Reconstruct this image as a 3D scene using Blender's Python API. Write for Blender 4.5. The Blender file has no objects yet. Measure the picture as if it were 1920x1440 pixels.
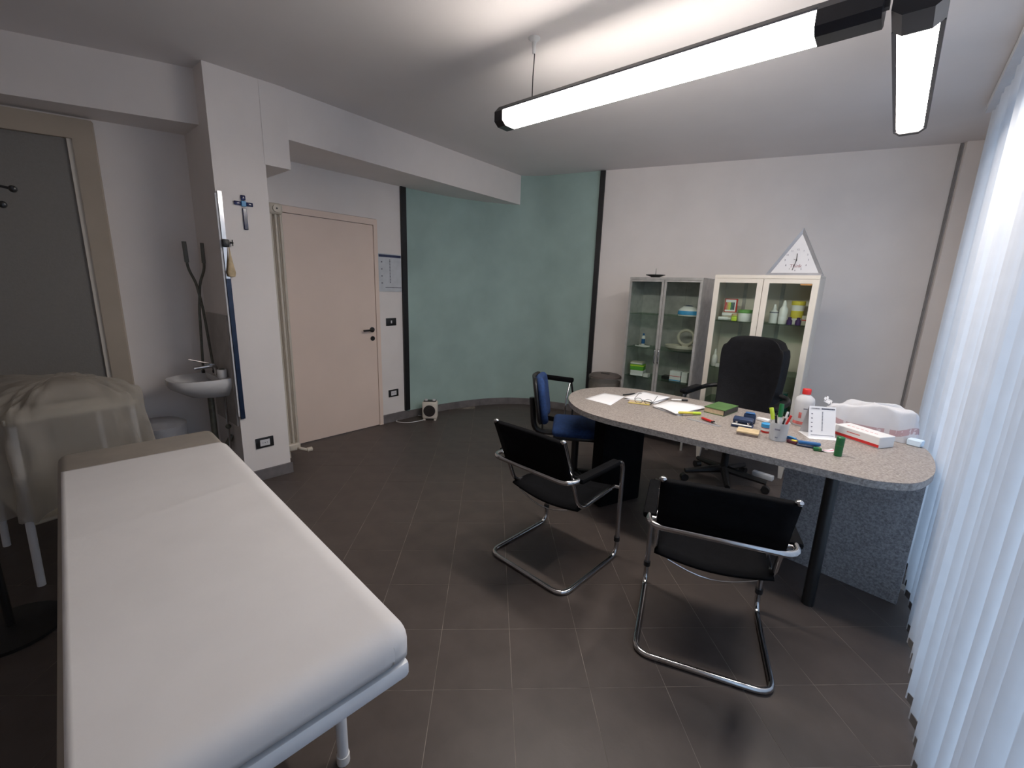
import bpy, bmesh, math, random
from mathutils import Vector, Matrix, Euler
random.seed(7)
scene = bpy.context.scene
C = scene.collection
PI = math.pi
R = math.radians

# ------------------------------------------------------------------ camera
YAW, PITCH, ROLL, FPX, CAMH = -0.70663, 0.21770, 0.03204, 815.65, 1.5
fw = Vector((math.sin(YAW), math.cos(YAW), 0)); rt = Vector((math.cos(YAW), -math.sin(YAW), 0)); up = Vector((0, 0, 1))
f2 = fw * math.cos(PITCH) - up * math.sin(PITCH); u2 = up * math.cos(PITCH) + fw * math.sin(PITCH)
r3 = rt * math.cos(ROLL) + u2 * math.sin(ROLL); u3 = u2 * math.cos(ROLL) - rt * math.sin(ROLL)
cd = bpy.data.cameras.new('camera'); cam = bpy.data.objects.new('camera', cd); C.objects.link(cam)
cd.sensor_fit = 'HORIZONTAL'; cd.sensor_width = 36; cd.lens = FPX / 1920 * 36; cd.clip_start = .02
m = Matrix((r3, u3, -f2)).transposed().to_4x4(); m.translation = (0, 0, CAMH)
cam.matrix_world = m
scene.camera = cam

# ------------------------------------------------------------------ world, exposure
w = bpy.data.worlds.new('daylight'); scene.world = w; w.use_nodes = True
bgn = w.node_tree.nodes['Background']; bgn.inputs[0].default_value = (.58, .76, 1.0, 1); bgn.inputs[1].default_value = 1.15
LAMP_POWER = 26.0
vs = scene.view_settings
vs.view_transform = 'Standard'; vs.look = 'None'; vs.gamma = 1; vs.exposure = 0.72; vs.use_curve_mapping = False

# ------------------------------------------------------------------ materials
MATS = {}
def mat(name, col, rough=.6, metal=0., noise=0., nscale=8., bump=0., bscale=60., spec=.5, trans=0., emit=None, estr=0., sub=0., detail=4.):
    if name in MATS: return MATS[name]
    mt = bpy.data.materials.new(name); mt.use_nodes = True
    nt = mt.node_tree; b = nt.nodes['Principled BSDF']
    b.inputs['Base Color'].default_value = (*col, 1); b.inputs['Roughness'].default_value = rough
    b.inputs['Metallic'].default_value = metal; b.inputs['Specular IOR Level'].default_value = spec
    b.inputs['Transmission Weight'].default_value = trans
    if emit: b.inputs['Emission Color'].default_value = (*emit, 1); b.inputs['Emission Strength'].default_value = estr
    tc = nt.nodes.new('ShaderNodeTexCoord')
    if noise > 0:
        n = nt.nodes.new('ShaderNodeTexNoise'); n.inputs['Scale'].default_value = nscale; n.inputs['Detail'].default_value = detail
        r = nt.nodes.new('ShaderNodeValToRGB'); r.color_ramp.elements[0].position = .32; r.color_ramp.elements[1].position = .68
        r.color_ramp.elements[0].color = (*[max(0, c * (1 - noise)) for c in col], 1); r.color_ramp.elements[1].color = (*[min(1, c * (1 + noise)) for c in col], 1)
        nt.links.new(tc.outputs['Object'], n.inputs['Vector']); nt.links.new(n.outputs['Fac'], r.inputs['Fac']); nt.links.new(r.outputs['Color'], b.inputs['Base Color'])
    if bump > 0:
        n2 = nt.nodes.new('ShaderNodeTexNoise'); n2.inputs['Scale'].default_value = bscale; n2.inputs['Detail'].default_value = 3
        bp = nt.nodes.new('ShaderNodeBump'); bp.inputs['Strength'].default_value = bump; bp.inputs['Distance'].default_value = .004
        nt.links.new(tc.outputs['Object'], n2.inputs['Vector']); nt.links.new(n2.outputs['Fac'], bp.inputs['Height']); nt.links.new(bp.outputs['Normal'], b.inputs['Normal'])
    MATS[name] = mt
    return mt
def thin_glass(name, tint, gloss=.12, rough=.02, haze=None, hazeamt=0.):
    mt = bpy.data.materials.new(name); mt.use_nodes = True; nt = mt.node_tree; nt.nodes.clear()
    o = nt.nodes.new('ShaderNodeOutputMaterial'); t = nt.nodes.new('ShaderNodeBsdfTransparent'); g = nt.nodes.new('ShaderNodeBsdfGlossy'); mx = nt.nodes.new('ShaderNodeMixShader')
    t.inputs[0].default_value = (*tint, 1); g.inputs['Roughness'].default_value = rough; g.inputs[0].default_value = (.9, .9, .9, 1)
    fr = nt.nodes.new('ShaderNodeLayerWeight'); fr.inputs[0].default_value = .25
    mu = nt.nodes.new('ShaderNodeMath'); mu.operation = 'MULTIPLY'; mu.inputs[1].default_value = gloss * 3
    nt.links.new(fr.outputs['Fresnel'], mu.inputs[0]); nt.links.new(mu.outputs[0], mx.inputs[0])
    base = t
    if haze:
        d = nt.nodes.new('ShaderNodeBsdfDiffuse'); d.inputs[0].default_value = (*haze, 1)
        m2 = nt.nodes.new('ShaderNodeMixShader'); m2.inputs[0].default_value = hazeamt
        n = nt.nodes.new('ShaderNodeTexNoise'); n.inputs['Scale'].default_value = 9
        nt.links.new(t.outputs[0], m2.inputs[1]); nt.links.new(d.outputs[0], m2.inputs[2]); base = m2
    nt.links.new(base.outputs[0], mx.inputs[1]); nt.links.new(g.outputs[0], mx.inputs[2]); nt.links.new(mx.outputs[0], o.inputs[0])
    MATS[name] = mt
    return mt
def translucent(name, col, amt=.4, alpha=1.):
    mt = bpy.data.materials.new(name); mt.use_nodes = True; nt = mt.node_tree; nt.nodes.clear()
    o = nt.nodes.new('ShaderNodeOutputMaterial'); d = nt.nodes.new('ShaderNodeBsdfDiffuse'); t = nt.nodes.new('ShaderNodeBsdfTranslucent'); mx = nt.nodes.new('ShaderNodeMixShader')
    n = nt.nodes.new('ShaderNodeTexNoise'); n.inputs['Scale'].default_value = 14; tc = nt.nodes.new('ShaderNodeTexCoord'); r = nt.nodes.new('ShaderNodeValToRGB')
    r.color_ramp.elements[0].color = (*[c * .9 for c in col], 1); r.color_ramp.elements[1].color = (*col, 1)
    nt.links.new(tc.outputs['Object'], n.inputs['Vector']); nt.links.new(n.outputs['Fac'], r.inputs['Fac'])
    nt.links.new(r.outputs[0], d.inputs[0]); nt.links.new(r.outputs[0], t.inputs[0]); mx.inputs[0].default_value = amt
    nt.links.new(d.outputs[0], mx.inputs[1]); nt.links.new(t.outputs[0], mx.inputs[2])
    last = mx
    if alpha < 1:
        tr = nt.nodes.new('ShaderNodeBsdfTransparent'); m2 = nt.nodes.new('ShaderNodeMixShader'); m2.inputs[0].default_value = alpha
        nt.links.new(tr.outputs[0], m2.inputs[1]); nt.links.new(mx.outputs[0], m2.inputs[2]); last = m2
    nt.links.new(last.outputs[0], o.inputs[0]); MATS[name] = mt
    return mt
def speckle(name, c0, c1, c2, scale, rough):
    mt = bpy.data.materials.new(name); mt.use_nodes = True; nt = mt.node_tree; b = nt.nodes['Principled BSDF']; b.inputs['Roughness'].default_value = rough
    tc = nt.nodes.new('ShaderNodeTexCoord'); n = nt.nodes.new('ShaderNodeTexNoise'); n.inputs['Scale'].default_value = scale; n.inputs['Detail'].default_value = 6; n.inputs['Roughness'].default_value = .75
    r = nt.nodes.new('ShaderNodeValToRGB'); e = r.color_ramp.elements
    e[0].position = .36; e[0].color = (*c0, 1); e[1].position = .64; e[1].color = (*c2, 1); k = e.new(.5); k.color = (*c1, 1)
    nt.links.new(tc.outputs['Object'], n.inputs['Vector']); nt.links.new(n.outputs['Fac'], r.inputs['Fac']); nt.links.new(r.outputs[0], b.inputs['Base Color'])
    MATS[name] = mt
    return mt

W_WALL = mat('white_plaster', (.82, .765, .735), .85, noise=.03, nscale=2.5, bump=.06, bscale=90)
W_CEIL = mat('ceiling_paint', (.78, .735, .72), .9, noise=.025, nscale=1.6, bump=.05, bscale=70)
W_GREEN = mat('green_plaster', (.355, .475, .44), .8, noise=.10, nscale=2.2, bump=.10, bscale=45)
TILE = mat('slate_tile', (.080, .063, .056), .42, noise=.13, nscale=7., bump=.10, bscale=40, spec=.4)
GROUT = mat('pale_grout', (.23, .195, .17), .85, noise=.45, nscale=9.)
SKIRT = mat('grey_skirting', (.16, .145, .145), .5, noise=.2, nscale=12)
BLACKTRIM = mat('black_trim_paint', (.008, .008, .010), .45, noise=.2, nscale=20)
DOOR = mat('cream_door_lacquer', (.82, .66, .565), .5, noise=.04, nscale=1.5)
FRAME = mat('beige_door_frame', (.46, .39, .31), .5, noise=.06, nscale=3)
BLKPL = mat('black_plastic', (.012, .012, .013), .4, noise=.2, nscale=30)
BLKLEATHER = mat('black_leather', (.006, .006, .008), .5, spec=.22, noise=.25, nscale=25, bump=.25, bscale=160)
BLKSLING = mat('black_hide', (.004, .004, .005), .75, spec=.08, noise=.2, nscale=30, bump=.15, bscale=120)
CHROME = mat('chrome', (.55, .54, .54), .13, 1., noise=.08, nscale=12)
STEEL = mat('brushed_steel', (.50, .49, .47), .34, .45, noise=.12, nscale=16)
WHITEMETAL = mat('white_enamel', (.72, .73, .76), .35, noise=.03, nscale=10)
CREAM = mat('cream_enamel', (.72, .66, .58), .4, noise=.04, nscale=6)
RADI = mat('cream_radiator_paint', (.56, .50, .42), .4, noise=.05, nscale=9)
SHEET = mat('white_paper_sheet', (.70, .67, .66), .85, noise=.03, nscale=5, bump=.10, bscale=35)
TAUPE = mat('taupe_vinyl', (.34, .30, .255), .55, noise=.08, nscale=7)
BLUEF = mat('blue_upholstery', (.012, .040, .135), .9, noise=.25, nscale=60, bump=.2, bscale=300)
LAMIN = speckle('speckled_laminate', (.172, .148, .131), (.30, .259, .233), (.43, .38, .348), 95, .42)
LAMIND = speckle('grey_speckled_panel', (.17, .165, .17), (.30, .295, .305), (.44, .43, .445), 90, .5)
LAMEDGE = speckle('speckled_edge', (.17, .155, .145), (.28, .26, .25), (.40, .37, .35), 70, .5)
PAPER = mat('white_paper', (.80, .79, .80), .8, noise=.02, nscale=6)
INK = mat('grey_ink', (.16, .16, .20), .8, noise=.2, nscale=60)
NAVYINK = mat('navy_ink', (.03, .04, .10), .7, noise=.2, nscale=30)
GLASS = thin_glass('cabinet_glass', (.90, .935, .91), .12)
SHELFGLASS = thin_glass('shelf_glass', (.80, .90, .84), .14)
WINGLASS = thin_glass('window_glass', (.93, .97, 1.), .10)
FROST = mat('dark_ribbed_glass', (.235, .22, .205), .35, noise=.03, nscale=70, bump=.3, bscale=130)
BLIND = translucent('blind_fabric', (.80, .80, .82), .5)
BINFILM = translucent('bin_bag_film', (.46, .43, .385), .35, .4)
PLASTICFILM = translucent('clear_plastic_film', (.52, .475, .42), .35, .58)
BAGFILM = translucent('white_bag_film', (.82, .81, .83), .3, .9)
CERAM = mat('white_ceramic', (.66, .64, .63), .2, noise=.03, nscale=5)
RED = mat('red_plastic', (.55, .022, .02), .4, noise=.08, nscale=20)
GREENP = mat('green_plastic', (.010, .13, .035), .35, noise=.15, nscale=20)
GREENBOOK = mat('green_book_cloth', (.075, .155, .045), .7, noise=.12, nscale=18)
PAGES = mat('aged_pages', (.52, .40, .26), .8, noise=.12, nscale=60)
NAVY = mat('navy_plastic', (.018, .035, .085), .4, noise=.12, nscale=20)
BLUEP = mat('blue_plastic', (.02, .11, .30), .4, noise=.1, nscale=20)
SKYP = mat('sky_blue_plastic', (.05, .30, .60), .4, noise=.1, nscale=20)
LIME = mat('lime_plastic', (.52, .68, .05), .4, noise=.1, nscale=20)
YELLOW = mat('yellow_plastic', (.62, .52, .06), .45, noise=.1, nscale=20)
WHITEP = mat('white_plastic', (.74, .73, .72), .4, noise=.03, nscale=12)
TRANSP = translucent('milky_plastic', (.80, .82, .85), .5, .60)
MILKW = translucent('milky_white_plastic', (.78, .78, .80), .35, .93)
WOOD = mat('pale_wood', (.55, .42, .25), .6, noise=.15, nscale=30)
BOXGREEN = mat('green_carton', (.10, .36, .03), .6, noise=.08, nscale=20)
LAVENDER = mat('greenish_lid', (.16, .36, .10), .45, noise=.08, nscale=20)
PURPLE = mat('dark_purple_plastic', (.05, .02, .10), .4, noise=.2, nscale=20)
MAROON = mat('maroon_plastic', (.09, .015, .025), .4, noise=.2, nscale=20)
BINBROWN = mat('brown_grey_bin_plastic', (.105, .085, .075), .5, noise=.12, nscale=10)
BLUEGLASS = mat('cobalt_blue_glass', (.006, .010, .075), .15, noise=.3, nscale=25)
OLIVE = mat('dull_olive_metal', (.13, .125, .10), .45, .4, noise=.2, nscale=30)
GREYFRAME = mat('silver_grey_frame', (.34, .34, .36), .4, .3, noise=.08, nscale=12)
LIGHTGREY = mat('light_grey_face', (.66, .65, .67), .6, noise=.03, nscale=8)
BEIGEP = mat('beige_plastic', (.50, .46, .38), .5, noise=.06, nscale=12)
ORANGE = mat('orange_sticker', (.50, .25, .08), .6, noise=.1, nscale=30)
DARKGRILL = mat('dark_grille', (.035, .028, .027), .5, noise=.2, nscale=60)
TEAL = mat('teal_plastic', (.02, .12, .10), .4, noise=.1, nscale=20)
HOUSING = mat('black_lamp_housing', (.012, .012, .016), .35, noise=.15, nscale=15)
LAMPGLOW = mat('fluorescent_glow', (.9, .9, .9), .5, emit=(1., .93, .86), estr=LAMP_POWER, noise=.01)
MOUNTW = mat('splash_tile', (.42, .385, .36), .45, noise=.12, nscale=9)
LENS = thin_glass('spectacle_lens', (.9, .93, .9), .15)

# ------------------------------------------------------------------ mesh helpers
class MB:
    def __init__(s): s.v = []; s.f = []
    def add(s, vs, fs, M=None):
        o = len(s.v)
        s.v += [tuple(M @ Vector(p)) if M else tuple(p) for p in vs]; s.f += [tuple(i + o for i in f) for f in fs]
        return s
    def box(s, c, d, rot=None):
        x, y, z = [a / 2 for a in d]
        vs = [(-x, -y, -z), (x, -y, -z), (x, y, -z), (-x, y, -z), (-x, -y, z), (x, -y, z), (x, y, z), (-x, y, z)]
        M = Matrix.Translation(c) @ (Euler(rot).to_matrix().to_4x4() if rot else Matrix())
        return s.add(vs, [(3, 2, 1, 0), (4, 5, 6, 7), (0, 1, 5, 4), (1, 2, 6, 5), (2, 3, 7, 6), (3, 0, 4, 7)], M)
    def bb(s, a, b): return s.box([(p + q) / 2 for p, q in zip(a, b)], [abs(q - p) for p, q in zip(a, b)])
    def rbox(s, c, d, r, seg=2, rot=None, taper=None):
        bm = bmesh.new(); bmesh.ops.create_cube(bm, size=1); bmesh.ops.scale(bm, vec=d, verts=bm.verts)
        if taper:
            for v in bm.verts:
                if v.co.z > 0: v.co.x *= taper[0]; v.co.y *= taper[1]
        bmesh.ops.bevel(bm, geom=bm.edges[:], offset=r, segments=seg, profile=.5, affect='EDGES')
        bm.verts.index_update()
        M = Matrix.Translation(c) @ (Euler(rot).to_matrix().to_4x4() if rot else Matrix())
        s.add([v.co[:] for v in bm.verts], [[v.index for v in f.verts] for f in bm.faces], M); bm.free()
        return s
    def cyl(s, p0, p1, r0, r1=None, n=12, caps=True):
        return s.tube([p0, p1], r0, n, caps=caps, radii=[r0, r0 if r1 is None else r1])
    def tube(s, path, r, n=10, closed=False, caps=True, radii=None):
        P = [Vector(p) for p in path]; k = len(P); T = []
        for i in range(k):
            if closed: t = (P[(i + 1) % k] - P[i - 1])
            else: t = P[min(i + 1, k - 1)] - P[max(i - 1, 0)]
            T.append(t.normalized())
        nrm = T[0].orthogonal().normalized(); vs = []; fs = []
        for i in range(k):
            if i: nrm = (nrm - T[i] * nrm.dot(T[i])).normalized()
            b = T[i].cross(nrm); rr = radii[i] if radii else r
            vs += [P[i] + (nrm * math.cos(2 * PI * j / n) + b * math.sin(2 * PI * j / n)) * rr for j in range(n)]
        for i in range(k if closed else k - 1):
            a, c = i * n, ((i + 1) % k) * n
            fs += [(a + j, a + (j + 1) % n, c + (j + 1) % n, c + j) for j in range(n)]
        if not closed and caps: fs += [tuple(range(n - 1, -1, -1)), tuple((k - 1) * n + j for j in range(n))]
        return s.add(vs, fs)
    def lathe(s, prof, c=(0, 0, 0), n=20, M=None, sx=1., sy=1.):
        vs = []; fs = []
        for r, z in prof: vs += [(c[0] + sx * r * math.cos(2 * PI * j / n), c[1] + sy * r * math.sin(2 * PI * j / n), c[2] + z) for j in range(n)]
        for i in range(len(prof) - 1):
            a, b = i * n, (i + 1) * n
            fs += [(a + j, a + (j + 1) % n, b + (j + 1) % n, b + j) for j in range(n)]
        if prof[0][0] > 1e-6: fs.append(tuple(range(n - 1, -1, -1)))
        if prof[-1][0] > 1e-6: fs.append(tuple((len(prof) - 1) * n + j for j in range(n)))
        return s.add(vs, fs, M)
    def prism(s, poly, z0, z1, M=None):
        n = len(poly); vs = [(x, y, z0) for x, y in poly] + [(x, y, z1) for x, y in poly]
        return s.add(vs, [tuple(range(n - 1, -1, -1)), tuple(range(n, 2 * n))] + [(i, (i + 1) % n, n + (i + 1) % n, n + i) for i in range(n)], M)
    def grid(s, fn, nu, nv, M=None):
        vs = [fn(i / nu, j / nv) for j in range(nv + 1) for i in range(nu + 1)]
        return s.add(vs, [(j * (nu + 1) + i, j * (nu + 1) + i + 1, (j + 1) * (nu + 1) + i + 1, (j + 1) * (nu + 1) + i) for j in range(nv) for i in range(nu)], M)
    def sphere(s, c, r, n=12, sz=1.):
        return s.lathe([(r * math.sin(PI * i / (n // 2)) if 0 < i < n // 2 else 0, -r * sz * math.cos(PI * i / (n // 2))) for i in range(n // 2 + 1)], c, n)
    def mesh(s, name, mt, smooth=40):
        me = bpy.data.meshes.new(name); me.from_pydata(s.v, [], s.f); me.update()
        bm = bmesh.new(); bm.from_mesh(me); bmesh.ops.remove_doubles(bm, verts=bm.verts, dist=1e-5); bmesh.ops.recalc_face_normals(bm, faces=bm.faces); bm.to_mesh(me); bm.free()
        if smooth:
            me.shade_smooth(); me.set_sharp_from_angle(angle=R(smooth))
        me.materials.append(mt)
        return me
    def build(s, name, mt, parent=None, smooth=40, label=None):
        o = bpy.data.objects.new(name, s.mesh(name, mt, smooth)); C.objects.link(o)
        if parent: o.parent = parent
        if label: o['label'] = label
        return o
def solid(o, t, off=0.):
    md = o.modifiers.new('thick', 'SOLIDIFY'); md.thickness = t; md.offset = off; return o
def fillet(pts, r, seg=6):
    P = [Vector(p) for p in pts]; out = [P[0]]
    for i in range(1, len(P) - 1):
        a, b, c = P[i - 1], P[i], P[i + 1]; d1 = (a - b); d2 = (c - b)
        rr = min(r, d1.length * .49, d2.length * .49); p = b + d1.normalized() * rr; q = b + d2.normalized() * rr
        for k in range(seg + 1):
            t = k / seg; out.append(p * (1 - t) ** 2 + b * 2 * t * (1 - t) + q * t * t)
    return out + [P[-1]]
def spline(pts, seg=8, closed=True):
    n = len(pts); out = []
    for i in range(n if closed else n - 1):
        g = (lambda k: pts[k % n]) if closed else (lambda k: pts[max(0, min(n - 1, k))])
        p0, p1, p2, p3 = [Vector(g(i + k)) for k in (-1, 0, 1, 2)]
        for k in range(seg):
            t = k / seg
            out.append(.5 * ((2 * p1) + (p2 - p0) * t + (2 * p0 - 5 * p1 + 4 * p2 - p3) * t * t + (3 * p1 - p0 - 3 * p2 + p3) * t ** 3))
    if not closed: out.append(Vector(pts[-1]))
    return out
def tag(o, label, cat, group=None):
    o['label'] = label; o['category'] = cat
    if group: o['group'] = group
    return o
def thing(name, label, cat, loc=(0, 0, 0), rz=0., group=None, rot=None):
    o = bpy.data.objects.new(name, None); C.objects.link(o); o.location = loc; o.rotation_euler = rot or (0, 0, rz); o.empty_display_size = .1
    return tag(o, label, cat, group)
def struct(o, label=None):
    o['kind'] = 'structure'
    if label: o['label'] = label
    return o
def sroot(name, loc=(0, 0, 0), rz=0., label=None):
    o = bpy.data.objects.new(name, None); C.objects.link(o); o.location = loc; o.rotation_euler = (0, 0, rz); return struct(o, label)
def place(o, loc, rz=0.):
    o.location = loc; o.rotation_euler = (0, 0, rz); return o
def copy_tree(o, parent=None):
    c = o.copy(); C.objects.link(c); c.parent = parent
    for ch in list(o.children): copy_tree(ch, c)
    return c
def text(name, s, size, mt, parent, M, depth=.0006):
    cu = bpy.data.curves.new(name, 'FONT'); cu.body = s; cu.size = size; cu.align_x = 'CENTER'; cu.align_y = 'CENTER'; cu.extrude = depth
    t = bpy.data.objects.new(name, cu); C.objects.link(t)
    me = bpy.data.meshes.new_from_object(t.evaluated_get(bpy.context.evaluated_depsgraph_get())); bpy.data.objects.remove(t)
    me.materials.clear(); me.materials.append(mt); me.name = name
    o = bpy.data.objects.new(name, me); C.objects.link(o); o.parent = parent; o.matrix_local = M
    return o

# ------------------------------------------------------------------ room shell
ZC = 2.80
# floor: slab of grout, tiles laid diagonally on it
floor = struct(MB().bb((-5.2, -3., -.06), (.75, 6., -.0009)).build('floor', GROUT, None, 0), 'dark grey brown floor tiles laid diagonally with thin pale joints')
ta = -0.757; US = Vector((math.cos(ta), -math.sin(ta))); VT = Vector((math.sin(ta), math.cos(ta)))
TP = .30; U0, V0 = .107, 1.372
tm = MB().prism([(-.1489, -.1489), (.1489, -.1489), (.1489, .1489), (-.1489, .1489)], -.012, 0).mesh('tile', TILE, 0)
def in_room(x, y):
    if x > .46 or y < -.75: return False
    if x < -4.1 or (x < -3.9 and y < 1.0 and x < -4.25 + .32 * y): return False
    yb = 4.59 + .303 * (x + 2.68) + .1
    if x < -2.68: yb = 4.7 - max(0, -2.9 - x) ** 2 * .9
    return y < yb
cand = []
for i in range(-22, 24):
    for j in range(-14, 26):
        uc, vc = U0 + (i + .5) * TP, V0 + (j + .5) * TP
        p = US * uc + VT * vc
        if in_room(p.x, p.y): cand.append((p, i, j))
cand.sort(key=lambda a: a[0].length)
rest = MB()
for k, (p, i, j) in enumerate(cand):
    if k < 300:
        o = bpy.data.objects.new('tile', tm); C.objects.link(o); o.parent = floor
        o.location = (p.x, p.y, random.uniform(-.0004, 0)); o.rotation_euler = (random.uniform(-.0008, .0008), random.uniform(-.0008, .0008), -ta)
    else:
        Mx = Matrix.Translation((p.x, p.y, 0)) @ Matrix.Rotation(-ta, 4, 'Z')
        rest.prism([(-.1489, -.1489), (.1489, -.1489), (.1489, .1489), (-.1489, .1489)], -.012, 0, Mx)
if rest.v:
    o = rest.build('tile_field', TILE, floor, 0); o['kind'] = 'stuff'

struct(MB().bb((-5.2, -3., ZC), (.75, 6., ZC + .1)).build('ceiling', W_CEIL, None, 0), 'plain grey white ceiling with hanging strip lamps')

def wall_strip(name, pts, z0, z1, th, mt, label=None, side=1):
    """vertical wall along a plan polyline, thickness th to the outer side"""
    n = len(pts); P = [Vector(p) for p in pts]; off = []
    for i in range(n):
        d = (P[min(i + 1, n - 1)] - P[max(i - 1, 0)]).normalized(); off.append(P[i] + Vector((-d.y, d.x)) * th * side)
    vs = [(p.x, p.y, z0) for p in P] + [(p.x, p.y, z1) for p in P] + [(p.x, p.y, z0) for p in off] + [(p.x, p.y, z1) for p in off]
    fs = []
    for i in range(n - 1):
        fs += [(i, i + 1, n + i + 1, n + i), (2 * n + i + 1, 2 * n + i, 3 * n + i, 3 * n + i + 1), (n + i, n + i + 1, 3 * n + i + 1, 3 * n + i), (i + 1, i, 2 * n + i, 2 * n + i + 1)]
    fs += [(0, n, 3 * n, 2 * n), (n - 1, 3 * n - 1, 4 * n - 1, 2 * n - 1)]
    o = MB().add(vs, fs).build(name, mt, None, 30); return o
ARC = [(v.x, v.y) for v in spline([(-4.02, 2.87), (-3.99, 3.32), (-3.90, 3.73), (-3.77, 4.03), (-3.60, 4.25), (-3.40, 4.39), (-3.16, 4.46), (-2.90, 4.53), (-2.68, 4.59)], 5, False)]
BACK = [(-2.68, 4.59), (.62, 5.59)]
struct(wall_strip('wall_corner', ARC, 0, ZC, .12, W_GREEN), 'pale sea green curved corner wall between two black strips')
struct(wall_strip('wall_back', BACK, 0, ZC, .15, W_WALL), 'white back wall behind the two glass cabinets')
# door wall with an opening for the door
wl = MB().bb((-4.17, 1.0, 0), (-4.02, 1.58, ZC)).bb((-4.17, 2.55, 0), (-4.02, 2.87, ZC)).bb((-4.17, 1.58, 2.12), (-4.02, 2.55, ZC))
struct(wl.build('wall_left', W_WALL, None, 0), 'white wall around the cream door')
# pillar, its lower side block, long beam
pl = MB().prism([(-3.45, 1.015), (-3.44, 1.335), (-4.02, 1.36), (-4.02, 1.015)], 0, ZC)
pl.prism([(-3.437, 1.33), (-3.43, 1.50), (-4.02, 1.50), (-4.02, 1.33)], 2.276, ZC)
struct(pl.build('wall_pillar', W_WALL, None, 0), 'white square pillar carrying the blue cross')
struct(MB().prism([(-3.437, 1.50), (-3.60, 4.36), (-4.16, 4.36), (-4.16, 1.50)], 2.475, ZC).build('wall_beam', W_WALL, None, 0), 'long white ceiling beam above the door')
# alcove
AL0, AL1 = Vector((-5.0, -2.0)), Vector((-3.93, 1.13))
ad = Vector((.37, 1.15)).normalized()
AL0 = AL1 - ad * 4.2
struct(wall_strip('wall_alcove', [AL0, AL1], 0, ZC, .12, W_WALL), 'white alcove wall beside the ribbed glass door')
bd = Vector((.29, .677)).normalized(); b1 = Vector((-3.68, .887)) + bd * .15; b0 = b1 - bd * 4.2
struct(MB().prism([tuple(b0), tuple(b1), (-4.02, 1.10), tuple(AL0 + Vector((-.1, 0)))], 2.475, ZC).build('wall_alcove_beam', W_WALL, None, 0), 'white ceiling beam over the alcove')
# rear wall and right wall around the window (window opens onto daylight)
struct(MB().bb((-5.2, -2.75, 0), (.75, -2.6, ZC)).build('wall_rear', W_WALL, None, 0))
WX = .50
wr = MB().bb((WX, -2.6, 0), (WX + .18, .2, ZC)).bb((WX, 4.40, 0), (WX + .18, 5.75, ZC)).bb((WX, .2, 2.62), (WX + .18, 4.40, ZC))
struct(wr.build('wall_right', W_WALL, None, 0), 'white wall around the window')
win = sroot('window_1', (WX + .09, 0, 0), 0, 'tall window behind the vertical blinds')
for y in (.23, 1.265, 2.30, 3.335, 4.37): MB().bb((-.03, y - .03, 0), (.03, y + .03, 2.62)).build('window_post', WHITEMETAL, win, 0)
for z in (.03, 2.59): MB().bb((-.028, .2, z - .03), (.028, 4.40, z + .03)).build('window_rail', WHITEMETAL, win, 0)
for k in range(4): MB().bb((-.004, .26 + k * 1.035, .06), (.004, 1.235 + k * 1.035, 2.56)).build('pane', WINGLASS, win, 0)
# window jamb and the dark gap in the corner
bx = lambda x: 4.59 + .303 * (x + 2.68)
jr = math.atan(.303)
j = MB().box((0, 0, ZC / 2), (.24, .05, ZC - .002)).build('trim_3', W_WALL, None, 0); place(j, (.345, bx(.345) - .03, 0), jr); struct(j, 'white window jamb strip in the corner')
j = MB().box((0, 0, ZC / 2), (.016, .012, ZC - .002)).build('trim_4', mat('dark_gap_paint', (.24, .225, .22), .7, noise=.15, nscale=9), None, 0); place(j, (.208, bx(.208) - .008, 0), jr); struct(j, 'dark vertical corner strip beside the blinds')
# black strips bounding the green wall
struct(MB().bb((-4.02, 2.838, .1), (-3.995, 2.90, 2.475)).build('trim_1', BLACKTRIM, None, 0), 'black vertical strip at the left of the green wall')
t2 = MB().bb((-.028, -.03, .1), (.028, 0, ZC - .005)).build('trim_2', BLACKTRIM, None, 0); place(t2, (-2.68, 4.59, 0), jr); struct(t2, 'black vertical strip between green wall and white wall')
# skirting
struct(wall_strip('baseboard_corner', ARC, .0005, .085, .012, SKIRT, side=-1))
struct(wall_strip('baseboard_back', [(-2.65, 4.597), (.2, 5.46)], .0005, .085, .012, SKIRT, side=-1))
struct(MB().bb((-4.02, 2.555, .0005), (-4.008, 2.87, .095)).build('baseboard_left', SKIRT, None, 0))
struct(MB().prism([(-3.45, 1.015), (-3.44, 1.335), (-3.426, 1.347), (-3.438, 1.003)], .0005, .085).build('baseboard_pillar', SKIRT, None, 0))

# ------------------------------------------------------------------ doors
d1 = sroot('door_1', (-4.02, 1.58, 0), 0, 'cream flush door with black handle in the left wall')
MB().bb((-.06, .035, .006), (.012, .925, 2.055)).build('leaf', DOOR, d1, 0)
for a, b in (((-.10, 0, 0), (.02, .032, 2.115)), ((-.10, .928, 0), (.02, .97, 2.115)), ((-.10, .032, 2.06), (.02, .928, 2.115))): MB().bb(a, b).build('door_frame', DOOR, d1, 0)
h = MB().cyl((.012, .875, 1.035), (.022, .875, 1.035), .026, n=16).build('handle_rosette', BLKPL, d1)
MB().tube(fillet([(.02, .875, 1.035), (.058, .875, 1.035), (.058, .755, 1.033)], .02, 4), .010, 8).build('lever', BLKPL, h)
MB().cyl((.012, .878, .945), (.019, .878, .945), .024, n=16).build('lock_rosette', BLKPL, d1)

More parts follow.
